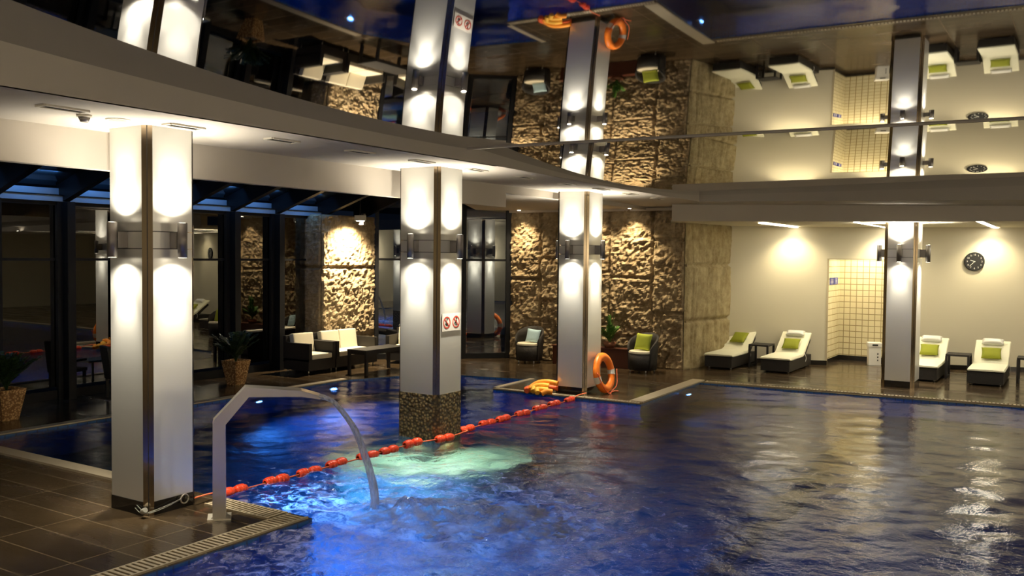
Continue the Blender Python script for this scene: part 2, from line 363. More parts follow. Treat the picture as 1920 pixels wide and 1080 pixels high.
me.polygons.foreach_set('use_smooth', [True]*len(me.polygons))
o = bpy.data.objects.new('pool_water', me); COL.objects.link(o); tag(o, 'rippling blue pool water filling the swimming pool', 'water', kind='stuff')

# ------------------------------------------------------------------ grates and kerbs along the pool edge
def grate(name, a, b, width, label, pitch=.042, side=1):
    a = Vector((*a, 0)); b = Vector((*b, 0)); d = (b-a); Ln = d.length; d.normalize(); nn = Vector((-d.y, d.x, 0))*side
    t = thing(name, label, 'drain grate', (*((a+b)/2+nn*width/2).xy, 0), math.atan2(d.y, d.x)); ob = new()
    k = int(Ln/pitch)
    for i in range(k): box(ob, (-Ln/2+(i+.5)*pitch, 0, .008), (pitch*.55, width-.03, .012))
    obj('slats', ob, M['grate'], t)
    fr = new(); box(fr, (0, width/2-.008, .007), (Ln, .016, .014)); box(fr, (0, -width/2+.008, .007), (Ln, .016, .014)); obj('frame', fr, M['grate'], t)
    return t
grate('drain_grate', (-4.86, .5), (-4.86, 4.85), .20, 'long beige slatted overflow grate along the near pool edge, left of the water jet', side=1)
grate('drain_grate', (-5.08, 4.85), (-5.8, 4.85), .20, 'short beige slatted grate between the steel spout and the pool rope', side=1)
grate('drain_grate', (-7.34, 11.12), (-4.98, 11.14), .10, 'narrow dotted grate along the front of the pillar platform with the life ring', side=1)
grate('drain_grate', (-5.0, 13.72), (7.9, 14.6), .11, 'long dotted grate along the far pool edge before the sun loungers', pitch=.05, side=1)
def kerb(name, pts, label, h=.02):
    bm = new(); prism(bm, pts, .0, h); return tag(obj(name, bm, M['kerb']), label, 'kerb')
kerb('pool_kerb', [(-6.6, 4.70), (-6.6, 4.86), (-9.95, 4.86), (-9.95, 4.70)], 'beige kerb of the dark side pool left of the front pillar')
kerb('pool_kerb', [(-9.82, 4.9), (-9.95, 4.9), (-9.9, 10.6), (-9.77, 10.6)], 'thin beige kerb on the window side of the pool near the pebble planters', .012)
kerb('pool_kerb', [(-4.97, 11.25), (-5.17, 11.25), (-5.25, 13.85), (-5.05, 13.85)], 'beige kerb slanting back from the life ring platform to the far pool edge')
kerb('pool_kerb', [(-7.34, 11.25), (-7.42, 11.25), (-7.46, 12.4), (-7.38, 12.4)], 'thin beige kerb on the left side of the pillar platform', .012)

# ------------------------------------------------------------------ ceiling: mirror film panels, soffits, bulkheads
def zm1(Y): Y = max(Y, 1.0); return 3.4698-.1221*Y+.0092*Y*Y
def zm2(Y): return 2.94+.0092*(min(Y, 13.6)-11.7)**2
def uu(x, y): return max(0, x*.8457+y*.5336)
FAS = [(-5.25, -3), (-5.25, 5), (-5.25, 11), (-5.08, 13.55)]          # left fascia
FAR = [(-5.08, 13.55), (-3.6, 13.53), (-2.1, 13.5), (-.62, 13.45), (3, 13.3), (8.2, 12.9)]
def seam(x): return 7.45+max(0, (x+4.5))*.1
def zs(x, y): return 2.945-.024*uu(x, y)
bm = new(); xs = np.linspace(-5.35, 8.2, 60); rows = []
for x in xs:
    ys = np.linspace(-3, seam(x), 70); rows.append([bm.verts.new((x, y, zm1(y))) for y in ys])
for a, b in zip(rows, rows[1:]):
    for k in range(69): bm.faces.new((a[k], b[k], b[k+1], a[k+1])).smooth = True
struct('ceiling', bm, M['mirror'])
bm = new(); rows = []
for x in xs:
    ys = np.linspace(seam(x)-.02, 13.75, 60); rows.append([bm.verts.new((x, y, zm2(y)+(0 if y < 12.5 else 0))) for y in ys])
for a, b in zip(rows, rows[1:]):
    for k in range(59): bm.faces.new((a[k], b[k], b[k+1], a[k+1])).smooth = True
struct('ceiling', bm, M['mirror_far'])
bm = new()
for a, b in zip(xs, xs[1:]):
    z = zm1(seam(a)); prism(bm, [(a, seam(a)-.015), (b, seam(b)-.015), (b, seam(b)+.015), (a, seam(a)+.015)], z-.012, z+.25)
struct('trim_3', bm, M['plaster'])
# left fascia (vertical band) + left soffit + bulkhead
bm = new()
def strip(bm, pts, z0f, z1f, thick=.04, side=-1):
    for a, b in zip(pts, pts[1:]):
        a = Vector(a); b = Vector(b); steps = max(1, int((b-a).length/.5))
        d = (b-a).normalized(); nn = Vector((-d.y, d.x))*side*thick
        for s in range(steps):
            p = a.lerp(b, s/steps); q = a.lerp(b, (s+1)/steps)
            prism(bm, [p, q, q+nn, p+nn], [z0f(*p), z0f(*q), z0f(*q), z0f(*p)], [z1f(*p), z1f(*q), z1f(*q), z1f(*p)])
strip(bm, FAS, zs, lambda x, y: 3.45, .04, 1)
strip(bm, FAR, zs, lambda x, y: 3.45, .04, 1)
bmesh.ops.remove_doubles(bm, verts=bm.verts, dist=.0005)
struct('trim_4', bm, M['plaster'])
BEAM = [(-5.8, 14.2), (-2.3, 14.5), (-.67, 14.65), (3, 14.9), (8.2, 15.2)]
def zbeam(x, y): return 2.60-.04*max(0, min(1, (x+5.8)/4))
def grid_between(bm, A, B, zf, n=10):
    # quads between two polylines with the same vertex count
    R = []
    for a, b in zip(A, B): R.append([bm.verts.new((*(Vector(a).lerp(Vector(b), k/n)), zf(*(Vector(a).lerp(Vector(b), k/n))))) for k in range(n+1)])
    for r, s in zip(R, R[1:]):
        for k in range(n): bm.faces.new((r[k], s[k], s[k+1], r[k+1]))
def resample(pts, n):
    P = [Vector(p) for p in pts]; Ls = [0]
    for a, b in zip(P, P[1:]): Ls.append(Ls[-1]+(b-a).length)
    out = []
    for i in range(n):
        t = Ls[-1]*i/(n-1)
        for k in range(len(P)-1):
            if t <= Ls[k+1]+1e-6: out.append(P[k].lerp(P[k+1], (t-Ls[k])/(Ls[k+1]-Ls[k]))); break
    return out
bm = new()
ysl = [-3, 0, 3, 5, 8, 11, 13.55]; grid_between(bm, [(-6.55, y) for y in ysl], [(-5.25 if y < 12 else -5.08, y) for y in ysl], zs)
grid_between(bm, resample([(-6.55, 13.55), (-6.55, 15.3), (-5.8, 15.3)], 20), resample([(-5.08, 13.55), (-5.08, 13.551), (-5.07, 13.552)], 20), zs)
grid_between(bm, resample(FAR, 30), resample([(-5.8, 14.25)]+BEAM[1:], 30), zs)
grid_between(bm, [(-5.9, 15.2), (-5.8, 14.2)], [(-5.08, 13.56), (-5.0, 13.56)], zs)
struct('ceiling', bm, M['plaster'])
# beam over the lounge area
bm = new(); strip(bm, BEAM, zbeam, lambda x, y: zs(x, y)+.05, .18, 1); struct('trim_5', bm, M['plaster'])
# lounge ceiling
bm = new(); prism(bm, [(-5.8, 14.22), (-2.3, 14.52), (-.67, 14.67), (3, 14.92), (8.2, 15.22), (8.2, 22.4), (-6.1, 22.4), (-6.1, 14.9)], [2.6, 2.565, 2.565, 2.565, 2.565, 2.6, 2.6, 2.6], [2.64]*8)
struct('ceiling', bm, M['ceil'])
# bulkhead hanging behind the left pillars, lower part ends where the stone wall bay begins
bm = new(); box(bm, (-6.6, 3.55, 2.80), (.10, 13.3, .31)); box(bm, (-6.6, 12.6, 2.885), (.10, 4.8, .10)); struct('trim_6', bm, M['plaster'])
bm = new(); prism(bm, [(-6.55, 10.2), (-6.55, 15.2), (-9.8, 15.2), (-9.8, 14.2), (-7.6, 10.2)], 2.86, 2.95); struct('ceiling', bm, M['plaster'])
bm = new(); prism(bm, [(-6.66, -3), (-6.66, 10.2), (-7.6, 10.2), (-9.8, 14.2), (-9.86, 14.2), (-7.66, 10.14), (-6.72, 10.14), (-6.72, -3)], 2.9, 4.6); struct('trim_7', bm, M['black'])
# sloping glazed roof over the window bays
def zr(x): return 2.90+.33*(x+11.65)
bm = new(); a = [bm.verts.new(v) for v in [(-11.9, -3, zr(-11.9)), (-6.7, -3, zr(-6.7)), (-6.7, 15.5, zr(-6.7)), (-11.9, 15.5, zr(-11.9))]]; bm.faces.new(a)
struct('ceiling', bm, M['roofglass'])
rt = thing('roof_rafters', 'row of black sloping rafters under the dark glass roof above the left windows', 'roof frame', (-11.65, 6, 2.6))
MY = [-1.7, -.75, .2, 1.2, 2.15, 3.1, 4.1, 5.07, 6.05, 7.03, 8.0, 8.93, 9.85, 10.8, 11.9, 12.9]
for i, y in enumerate(MY):
    bm = new(); p = Vector((-.05, y-6, 0)); L_ = 5.2; v = []
    for dy in (-.05, .05):
        v.append([bm.verts.new((p.x, p.y+dy, .02)), bm.verts.new((p.x+L_, p.y+dy, .02+.33*L_)), bm.verts.new((p.x+L_, p.y+dy, .30+.33*L_)), bm.verts.new((p.x, p.y+dy, .30))])
    for k in range(4): bm.faces.new((v[0][k], v[0][(k+1) % 4], v[1][(k+1) % 4], v[1][k]))
    bm.faces.new(v[0]); bm.faces.new(v[1][::-1]); obj('rafter', bm, M['black'], rt)

# ------------------------------------------------------------------ outer walls
bm = new(); box(bm, (8.3, 9.6, 1.8), (.2, 25.2, 3.6)); struct('wall_right', bm, M['cream'])
bm = new(); box(bm, (-1.7, -3.1, 2.3), (20.2, .2, 4.8)); struct('wall_front', bm, M['cream'])
# back wall, turned a little, with the tiled doorway cut out
A = Vector((-5.75, 16.64)); B = Vector((-.97, 18.33)); dw = (B-A).normalized(); nw = Vector((dw.y, -dw.x))   # nw faces the room
def bw(s, off=0): p = A+dw*s-nw*off; return (p.x, p.y)
sd0 = (Vector((-3.93, 17.29))-A).length; sd1 = sd0+1.12
bm = new()
def wallseg(bm, s0, s1, z0, z1, th=.14): prism(bm, [bw(s0), bw(s1), bw(s1, th), bw(s0, th)], z0, z1)
wallseg(bm, 0, sd0, 0, 2.62); wallseg(bm, sd1, 15.2, 0, 2.62); wallseg(bm, sd0, sd1, 1.975, 2.62); struct('wall_back', bm, M['cream'])
bm = new(); wallseg(bm, 0, sd0-.001, 0, .085, -.012); wallseg(bm, sd1, 14.8, 0, .085, -.012); struct('baseboard_back', bm, M['plinth'])
# doorway lining and tiled corridor
bm = new(); wallseg(bm, sd0-.03, sd0, 0, 1.99, -.01); wallseg(bm, sd0-.03, sd1+.02, 1.975, 1.995, -.01); struct('door_1', bm, mat('beige door trim', (.5, .42, .28), .6))
cx0, cy0 = bw(sd0, .14); cx1, cy1 = bw(sd1+1.0, .14)
bm = new(); prism(bm, [(cx0-.06, cy0), (cx0+.02, cy0+.0), (cx0+.02, 18.4), (cx0-.06, 18.4)], 0, 2.5); prism(bm, [(cx0-.06, 18.36), (cx1, 18.36), (cx1, 18.46), (cx0-.06, 18.46)], 0, 2.5)
struct('wall_corridor', bm, M['walltile'])
bm = new(); prism(bm, [(cx0+.02, 18.34), (cx1, 18.34), (cx1, 18.36), (cx0+.02, 18.36)], 0, .1); prism(bm, [(cx0+.02, cy0), (cx0+.032, cy0), (cx0+.032, 18.34), (cx0+.02, 18.34)], 0, .1); struct('baseboard_corridor', bm, M['plinth'])
bm = new(); prism(bm, [(cx0-.06, cy0), (cx1, cy1), (cx1, 18.4), (cx0-.06, 18.4)], 2.4, 2.42); struct('ceiling', bm, M['ceil'])
lamp('corridor_lamp', 'AREA', (-3.35, 17.95, 2.35), 17, (1, .88, .62), (-3.35, 17.95, 0), .4)

# ------------------------------------------------------------------ stone walls (rough displaced blocks)
def stone_sheet(bm, p0, p1, z0, z1, joints_v, rows_z, amp=.06, res=.028, seed=0, smooth=False):
    p0, p1 = Vector(p0), Vector(p1); d = p1-p0; Ln = d.length; d.normalize(); nn = Vector((d.y, -d.x)); nu = int(Ln/res); nv = int((z1-z0)/res); g = []
    for i in range(nu+1):
        s = Ln*i/nu; col_ = []
        bi = sum(1 for j in joints_v if s > j)
        for k in range(nv+1):
            z = z0+(z1-z0)*k/nv; rz_ = rows_z[bi % len(rows_z)]; ri = sum(1 for r in rz_ if z > r)
            v = Vector((s*1.0, z*1.0, seed+bi*7.3+ri*3.1))
            h = noise.fractal(v*(3.2 if not smooth else 1.2), .7, 2.1, 5)*amp*(.55 if not smooth else .4) + (abs(noise.noise(v*9))*amp*.9 if not smooth else 0) + (noise.noise(v*19)*amp*(.55 if not smooth else .2))
            if smooth: h += -amp*.9*max(0, 1-abs(noise.noise(Vector((s*4+seed, z*.5, 3))))*9)
            e = min([abs(s-j) for j in joints_v]+[9]); f = min([abs(z-r) for r in rz_]+[9])
            if e < .035: h -= .035*(1-e/.035)+.02
            if f < .035: h -= .045*(1-f/.035)+.02
            if i in (0, nu) or k in (0, nv): h = -.02
            q = p0+d*s+nn*(h+.03); col_.append(bm.verts.new((q.x, q.y, z)))
        g.append(col_)
    for a, b in zip(g, g[1:]):
        for k in range(nv): f = bm.faces.new((a[k], b[k], b[k+1], a[k+1])); f.smooth = smooth
bm = new(); stone_sheet(bm, (-9.3, 14.68), (-5.86, 14.96), 0, 2.875, [.66, 1.55, 2.05, 2.88], [[1.55], [1.15, 1.95], [.75, 1.7, 2.4], [.55, 1.62], [1.0, 2.3]], seed=1)
o = struct('wall_stone_back', bm, M['stone'], recalc=False)
bm = new(); box(bm, (-7.56, 14.98, 1.43), (3.42, .12, 2.86), math.atan2(.28, 3.44)); struct('wall_stone_back_core', bm, M['stone'])
bm = new(); stone_sheet(bm, (-5.86, 14.96), (-5.62, 16.72), 0, 2.6, [], [[.85, 1.85]], amp=.045, seed=5, smooth=True)
for v in bm.verts: pass
struct('wall_stone_side', bm, M['stone_smooth'], recalc=False)
bm = new(); prism(bm, [(-5.9, 15.0), (-5.68, 16.7), (-6.2, 16.8), (-6.3, 15.1)], 0, 2.6); struct('wall_stone_side_core', bm, M['stone_smooth'])
bm = new(); stone_sheet(bm, (-11.34, 11.62), (-11.27, 12.95), 0, 2.69, [], [[.5, 1.75]], amp=.055, seed=9)
stone_sheet(bm, (-11.75, 11.55), (-11.34, 11.62), 0, 2.69, [], [[.5, 1.75]], amp=.03, seed=12)
struct('wall_stone_pier', bm, M['stone'], recalc=False)
bm = new(); prism(bm, [(-11.35, 11.66), (-11.29, 12.93), (-11.75, 12.95), (-11.75, 11.62)], 0, 2.68); struct('wall_stone_pier_core', bm, M['stone'])
bm = new(); prism(bm, [(-9.3, 14.60), (-5.9, 14.88), (-5.9, 14.95), (-9.3, 14.67)], 2.815, 2.87); struct('trim_8', bm, M['plaster'])

# ------------------------------------------------------------------ glazed facade
FX = -11.65
wn = 1
for i, (y0, y1) in enumerate(zip(MY[:-2], MY[1:-1])):
    if y1 < 2.5: continue
    bm = new(); box(bm, (FX, (y0+y1)/2, 1.39), (.016, y1-y0-.10, 2.46), .013); win = struct('window_%d' % wn, bm, M['glass'])
    fr = new(); w_ = y1-y0
    box(fr, (FX, (y0+y1)/2, .06), (.10, w_, .12)); box(fr, (FX+.01, (y0+y1)/2, 1.885), (.05, w_, .035)); box(fr, (FX, (y0+y1)/2, 2.64), (.10, w_, .05))
    f = obj('window_frame', fr, M['black'], win); wn += 1
for i, y in enumerate(MY[:-1]):
    if y < 2.5: continue
    bm = new(); box(bm, (FX+.08, y, 1.33), (.26, .11, 2.66)); box(bm, (FX+.05, y-.085, 1.33), (.06, .07, 2.66)); obj('window_post', bm, M['black'])['kind'] = 'structure'
# lit metal ledge on top of the windows
bm = new(); box(bm, (FX+.02, 4.5, 2.70), (.14, 15, .075)); box(bm, (FX-.05, 4.5, 2.80), (.10, 15, .085)); struct('trim_9', bm, M['ledge'])
bm = new(); box(bm, (FX+.03, 4.5, 2.747), (.16, 15, .012)); struct('trim_10', bm, M['black'])
for y in [4.55, 5.55, 6.5, 7.5, 8.45, 9.4, 10.3, 11.3]:
    lamp('ledge_led', 'AREA', (FX+.42, y, 3.02), 2.2, (.14, .42, 1), (FX, y, 2.72), .5, size_y=.04)
# dark garden outside
bm = new(); box(bm, (-16, 6, -.06), (8.5, 26, .1)); struct('floor_outside', bm, mat('dark paving outside', (.03, .035, .04), .5))
# outside pool-side wall, pale and dim
# glazed corner door bay between the pier and the stone wall
DP = [(-11.27, 12.98), (-10.0, 14.05), (-9.3, 14.72)]
for i, (a, b) in enumerate(zip(DP, DP[1:])):
    a, b = Vector(a), Vector(b); d = (b-a).normalized(); L_ = (b-a).length; ang = math.atan2(d.y, d.x); c = (a+b)/2
    bm = new(); box(bm, (*c, 1.5), (L_-.06, .016, 2.9), ang); win = struct('door_%d' % (i+2) if i else 'window_%d' % wn, bm, M['glass'])
    fr = new(); box(fr, (*c, .05), (L_, .08, .10), ang); box(fr, (*c, 1.90), (L_, .06, .04), ang); box(fr, (*c, 2.93), (L_, .08, .10), ang)
    for q, wd in ((a, .07), (b, .12)):
        qq = q+d*(wd/2 if q is a else -wd/2); box(fr, (*qq, 1.48), (wd, .10, 2.96), ang)
    if i == 0: box(fr, (*(b-d*.28), 1.48), (.05, .07, 2.96), ang)
    obj('door_frame', fr, M['black'], win)
bm = new(); prism(bm, [(-11.6, 12.9), (-10.02, 14.1), (-9.3, 14.8), (-9.3, 14.9), (-11.6, 13.1)], 2.95, 4.4); struct('wall_upper_left', bm, M['black'])

# ------------------------------------------------------------------ pillars with wall lamps
WARM = (1, .93, .76); 
def pillar(x0, y0, x1, y1, label, z0=0, foot=None, top=2.955):
    c = .055; cx, cy = (x0+x1)/2, (y0+y1)/2
    t = thing('pillar', label, 'pillar', (cx, cy, z0)); X0, Y0, X1, Y1 = x0-cx, y0-cy, x1-cx, y1-cy; zb = (foot or 0)-z0; zt = top-z0
    sh = new(); g = .014
    for (a, b) in ((zb+(.105 if not foot else 0), 2.02-z0), (2.026-z0, 2.15-z0), (2.156-z0, zt)):
        prism(sh, [(X0+c, Y0), (X1-c, Y0), (X1-c-g, Y0+.03), (X0+c+g, Y0+.03)], a, b); prism(sh, [(X1, Y0+c), (X1, Y1-c), (X1-.03, Y1-c-g), (X1-.03, Y0+c+g)], a, b)
        prism(sh, [(X0+c, Y1), (X1-c, Y1), (X1-c-g, Y1-.03), (X0+c+g, Y1-.03)], a, b); prism(sh, [(X0, Y0+c), (X0, Y1-c), (X0+.03, Y1-c-g), (X0+.03, Y0+c+g)], a, b)
    obj('shaft', sh, M['panel'], t)
    co = new(); box(co, (0, 0, (zt+zb)/2), (X1-X0-.05, Y1-Y0-.05, zt-zb)); obj('core', co, M['core'], t)
    for sx, sy in ((X0, Y0), (X1, Y0), (X1, Y1), (X0, Y1)):
        ix, iy = (1 if sx < 0 else -1), (1 if sy < 0 else -1); s = new()
        prism(s, [(sx+ix*c, sy), (sx, sy+iy*c), (sx+ix*.03, sy+iy*(c+.02)), (sx+ix*(c+.02), sy+iy*.03)], (zb if not foot else .0), zt); obj('corner_strip', s, M['strip'], t)
    if foot:
        s = new(); prism(s, [(X0+c, Y0-.004), (X1-c, Y0-.004), (X1+.004, Y0+c), (X1+.004, Y1-c), (X1-c, Y1+.004), (X0+c, Y1+.004), (X0-.004, Y1-c), (X0-.004, Y0+c)], 0, zb)
        obj('pebbled_foot', s, M['cobble'], t)
    else:
        s = new(); k = .006
        box(s, (0, 0, .052), (X1-X0-2*c+.0, Y1-Y0+2*k-.002, .105)); box(s, (0, 0, .052), (X1-X0+2*k-.002, Y1-Y0-2*c, .105)); obj('plinth', s, M['plinth'], t)
    return t
def sconce(x, y, nx_, ny_, label, up=1.0, dn=1.0):
    # vertical cylinder held off the pillar face by a short bracket; light leaves both ends
    t = thing('wall_lamp', label, 'wall lamp', (x, y, 2.088), math.atan2(ny_, nx_))
    b = new(); cyl(b, (.115, 0, -.132), (.115, 0, .132), .036, seg=28); tb = obj('lamp_tube', b, M['sconce'], t)
    b = new(); box(b, (.042, 0, 0), (.084, .055, .125), bevel=.006); obj('bracket', b, M['sconce'], t)
    for s in (-1, 1):
        b = new(); cyl(b, (.115, 0, s*.1315), (.115, 0, s*.1325), .028, seg=20); obj('lens', b, M['bulb'], tb)
        px, py = x+nx_*.115, y+ny_*.115; e = up if s > 0 else dn
        lamp('lamp_beam', 'SPOT', (px, py, 2.088+s*.136), (46 if s > 0 else 44)*e, WARM, (px-nx_*.05, py-ny_*.05, 2.088+s*1.2), .014, 140, 1)
        lamp('lamp_beam', 'SPOT', (px, py, 2.088+s*.136), (55 if s > 0 else 75)*e, WARM, (px-nx_*.13, py-ny_*.13, 2.088+s*.9), .014, 48, 1)
PIL = [(-6.38, 4.20, -5.88, 4.66), (-6.37, 7.70, -5.81, 8.20), (-6.43, 11.37, -5.92, 11.90), (-2.57, 14.93, -2.09, 15.50)]
pname = ['the front pillar on the deck', 'the pillar standing in the pool', 'the pillar with the life ring', 'the right pillar before the doorway']
pillar(*PIL[0], 'silver clad pillar on the deck corner beside the steel spout, nearest of the four')
pillar(*PIL[1], 'silver clad pillar rising from the pool on a pebbled foot', z0=ZB, foot=.48)
pillar(*PIL[2], 'silver clad pillar on the platform with an orange life ring leaning on it', top=2.93)
pillar(*PIL[3], 'silver clad pillar between the sun loungers before the tiled doorway', top=2.79)
for i, (x0, y0, x1, y1) in enumerate(PIL):
    cx, cy = (x0+x1)/2, (y0+y1)/2; sgn = ['left', 'left', 'left', 'front'][i]
    sconce(cx, y0, 0, -1, 'grey cylinder wall lamp on the %s face of %s' % (sgn, pname[i]), 1, .6 if i == 3 else 1)
    sconce(x1, cy, 1, 0, 'grey cylinder wall lamp on the right face of %s' % pname[i])
    sconce(cx, y1, 0, 1, 'grey cylinder wall lamp on the rear face of %s' % pname[i], .5, 1)
    sconce(x0, cy, -1, 0, 'grey cylinder wall lamp on the %s face of %s' % ('window side' if i < 3 else 'left', pname[i]), .4 if i < 3 else 1, 1.3 if i < 3 else 1)

# sign on the pool pillar: two red prohibition rings
x1, cy = PIL[1][2], 7.95
sg = thing('warning_sign', 'pale sign with two red no-diving and no-running rings on the pool pillar', 'sign', (x1+.006, cy, 1.26), PI/2)
b = new(); box(b, (0, 0, 0), (.34, .006, .19)); spl = obj('plate', b, M['signplate'], sg)
for k, sx in enumerate((-.085, .085)):
    b = new(); n_ = 36; rr = [[], []]
    for i in range(n_):
        t_ = 2*PI*i/n_
        for q, r_ in enumerate((.052, .066)): rr[q].append(b.verts.new((sx+r_*math.cos(t_), -.0045, r_*math.sin(t_))))
    for i in range(n_): b.faces.new((rr[0][i], rr[0][(i+1) % n_], rr[1][(i+1) % n_], rr[1][i]))
    box(b, (sx, -.0045, 0), (.115, .001, .011), rot=Matrix.Rotation(math.radians(45), 4, 'Y')); pr = obj('prohibition_ring', b, M['red'], spl)
    b = new(); box(b, (sx-.005, -.0040, .0), (.016, .001, .045), rot=Matrix.Rotation(math.radians(-20 if k == 0 else 50), 4, 'Y')); box(b, (sx+.012, -.004, -.022), (.012, .001, .035), rot=Matrix.Rotation(.6, 4, 'Y')); box(b, (sx-.018, -.004, -.02), (.010, .001, .03), rot=Matrix.Rotation(-.7, 4, 'Y'))
    cyl(b, (sx+.004, -.0045, .034), (sx+.004, -.0035, .034), .010, seg=12); obj('pictogram', b, M['clock'], spl)

# ------------------------------------------------------------------ ceiling fittings
def vent(x, y, L_=.30, wd=.10, label='', rz=PI/2):
    t = thing('ceiling_vent', label, 'vent', (x, y, zs(x, y)), rz)
    b = new()
    for sx, sy, px, py in ((L_, .022, 0, wd/2), (L_, .022, 0, -wd/2), (.022, wd, L_/2, 0), (.022, wd, -L_/2, 0)): box(b, (px, py, -.006), (sx+.0, sy, .014))
    obj('frame', b, M['vent_frame'], t); b = new(); box(b, (0, 0, .0), (L_-.03, wd-.03, .008)); op = obj('opening', b, M['vent_dark'], t)
    b = new()
    for k in (-1, 0, 1): box(b, (0, k*.022, -.006), (L_-.03, .004, .008))
    obj('slats', b, M['vent_dark'], op)
VY = [(-5.70, 3.45), (-5.69, 4.39), (-5.65, 5.33), (-5.64, 6.28), (-5.65, 7.22), (-5.66, 8.21), (-5.64, 9.21), (-5.59, 10.15), (-5.52, 11.0), (-5.50, 11.9), (-5.47, 12.8)]
ords = ['dark slot air vent in the soffit left of the front pillar, nearest of the row', 'air vent in the soffit beside the top of the front pillar', 'third air vent along the soffit counting from the left', 'fourth air vent along the soffit, halfway to the pool pillar', 'fifth air vent along the soffit, just before the pool pillar', 'sixth air vent along the soffit, just past the pool pillar', 'seventh air vent along the soffit', 'eighth air vent along the soffit, before the life ring pillar', 'ninth air vent along the soffit, past the life ring pillar', 'tenth air vent along the soffit, second smallest', 'eleventh air vent along the soffit, farthest and smallest']
for (x, y), lb in zip(VY, ords): vent(x, y, label=lb)
t = thing('ceiling_speaker', 'round flush ceiling speaker in the soffit left of the front pillar', 'speaker', (-5.85, 3.95, 2.945)); b = new(); cyl(b, (0, 0, -.008), (0, 0, .0), .075, .085, 32); obj('rim', b, M['vent_frame'], t); b = new(); cyl(b, (0, 0, -.010), (0, 0, -.006), .06, seg=32); obj('grille', b, mat('grey speaker grille', (.35, .31, .25), .7), t)
t = thing('smoke_detector', 'small grey dome detector on the soffit beside the dark slot vent', 'detector', (-5.86, 3.70, 2.945)); b = new(); cyl(b, (0, 0, -.018), (0, 0, 0), .05, seg=24); obj('base', b, M['vent_frame'], t); b = new(); cyl(b, (0, 0, -.05), (0, 0, -.018), .026, .04, 24); obj('sensor_head', b, M['sconce'], t)
DL = [(-8.95, 14.40, 'leftmost recessed downlight shining on the stone wall'), (-7.45, 14.52, 'recessed downlight behind the life ring pillar shining on the stone wall'), (-6.75, 14.58, 'rightmost recessed downlight shining on the stone wall')]
for k, (x, y, lb) in enumerate(DL):
    z = 2.86 if x < -6.6 else 2.86
    t = thing('downlight', lb, 'ceiling light', (x, y, z)); b = new(); cyl(b, (0, 0, -.012), (0, 0, 0), .05, seg=24); obj('rim', b, M['vent_frame'], t); b = new(); cyl(b, (0, 0, -.015), (0, 0, -.010), .03, seg=20); obj('lens', b, M['bulb'], t)
    lamp('downlight_beam', 'SPOT', (x, y, z-.02), (150, 100, 170)[k], (1, .80, .50), (x, y+.14, 0), .02, 100, 1)
# spot over the stone pier
t = thing('spotlight', 'white box spotlight mounted above the bright stone pier', 'spotlight', (-10.9, 12.15, 2.60)); b = new(); box(b, (0, 0, .04), (.16, .14, .10), bevel=.01); obj('housing', b, M['white'], t)
b = new(); box(b, (-.02, .08, .02), (.10, .06, .20)); obj('ballast_box', b, M['sconce'], t); b = new(); box(b, (0, 0, -.013), (.11, .09, .008)); obj('lens', b, M['bulb'], t)
b = new(); cyl(b, (0, 0, .09), (0, 0, .50), .012); obj('stem', b, M['black'], t)
lamp('spotlight_beam', 'SPOT', (-10.92, 12.15, 2.57), 520, (1, .82, .54), (-11.2, 12.2, 1.2), .03, 140, 1)
# lounge ceiling light strips
for k, (x, lb) in enumerate([(-4.45, 'leftmost bright light strip in the lounge ceiling left of the doorway'), (-2.95, 'bright light strip in the lounge ceiling above the doorway'), (-1.25, 'bright light strip in the lounge ceiling above the clock'), (.6, 'light strip in the lounge ceiling beyond the right edge'), (2.6, 'farthest right light strip in the lounge ceiling')]):
    s0, s1 = 14.75, 16.64+(x+5.75)*.3535-.12
    t = thing('ceiling_light', lb, 'ceiling light', (x, (s0+s1)/2, 2.572)); b = new(); box(b, (0, 0, -.004), (.085, s1-s0, .008)); obj('diffuser', b, M['strip_light'], t)
    b = new(); box(b, (.055, 0, -.004), (.01, s1-s0, .012)); box(b, (-.055, 0, -.004), (.01, s1-s0, .012)); obj('frame', b, M['vent_frame'], t)
    lamp('lounge_wash', 'SPOT', (x, s1-.25, 2.53), 55, (1, .86, .55), (x, s1+.25, 0), .05, 125, 1)

# ------------------------------------------------------------------ underwater lamps
for k, (x, y, nx_, ny_, e, lb) in enumerate([(-4.80, 2.5, 1, .9, 1800, 'blue underwater lamp in the pool wall below the near deck'), (-9.70, 10.2, 1, -.3, 320, 'bright blue underwater lamp by the sofa corner of the pool'), (-9.70, 8.7, 1, .15, 480, 'blue underwater lamp in the pool wall before the pebble planter'), (-4.98, 12.9, 1, -.2, 80, 'small blue underwater lamp at the back corner of the platform'), (-4.80, 1.1, 1, .5, 1400, 'blue underwater lamp in the near pool wall closest to the viewer'), (3.0, 13.95, 0, -1, 160, 'violet blue underwater lamp in the far pool wall at right'), (1.6, .56, -.1, 1, 700, 'blue underwater lamp in the near pool wall right of the viewer')]):
    v = Vector((nx_, ny_, 0)).normalized(); t = thing('pool_lamp', lb, 'pool lamp', (x, y, -.42), math.atan2(v.y, v.x)); b = new(); cyl(b, (0, 0, 0), (.03, 0, 0), .09, seg=24); rm = obj('rim', b, M['steel'], t); b = new(); cyl(b, (.03, 0, 0), (.036, 0, 0), .045, seg=24); obj('lens', b, M['bulb_blue'], rm)
    lamp('pool_lamp_beam', 'SPOT', (x+v.x*.06, y+v.y*.06, -.42), e*.42, (.05, .26, 1), (x+v.x*2, y+v.y*2, -1.2), .05, 115, 1)
lamp('step_lamp', 'SPOT', (-5.77, 7.95, -.22), 40, (.8, 1, .72), (-5.2, 7.7, -.9), .012, 150)
lamp('step_lamp', 'SPOT', (-6.1, 7.65, -.22), 40, (.8, 1, .72), (-6.0, 7.1, -.9), .012, 150)
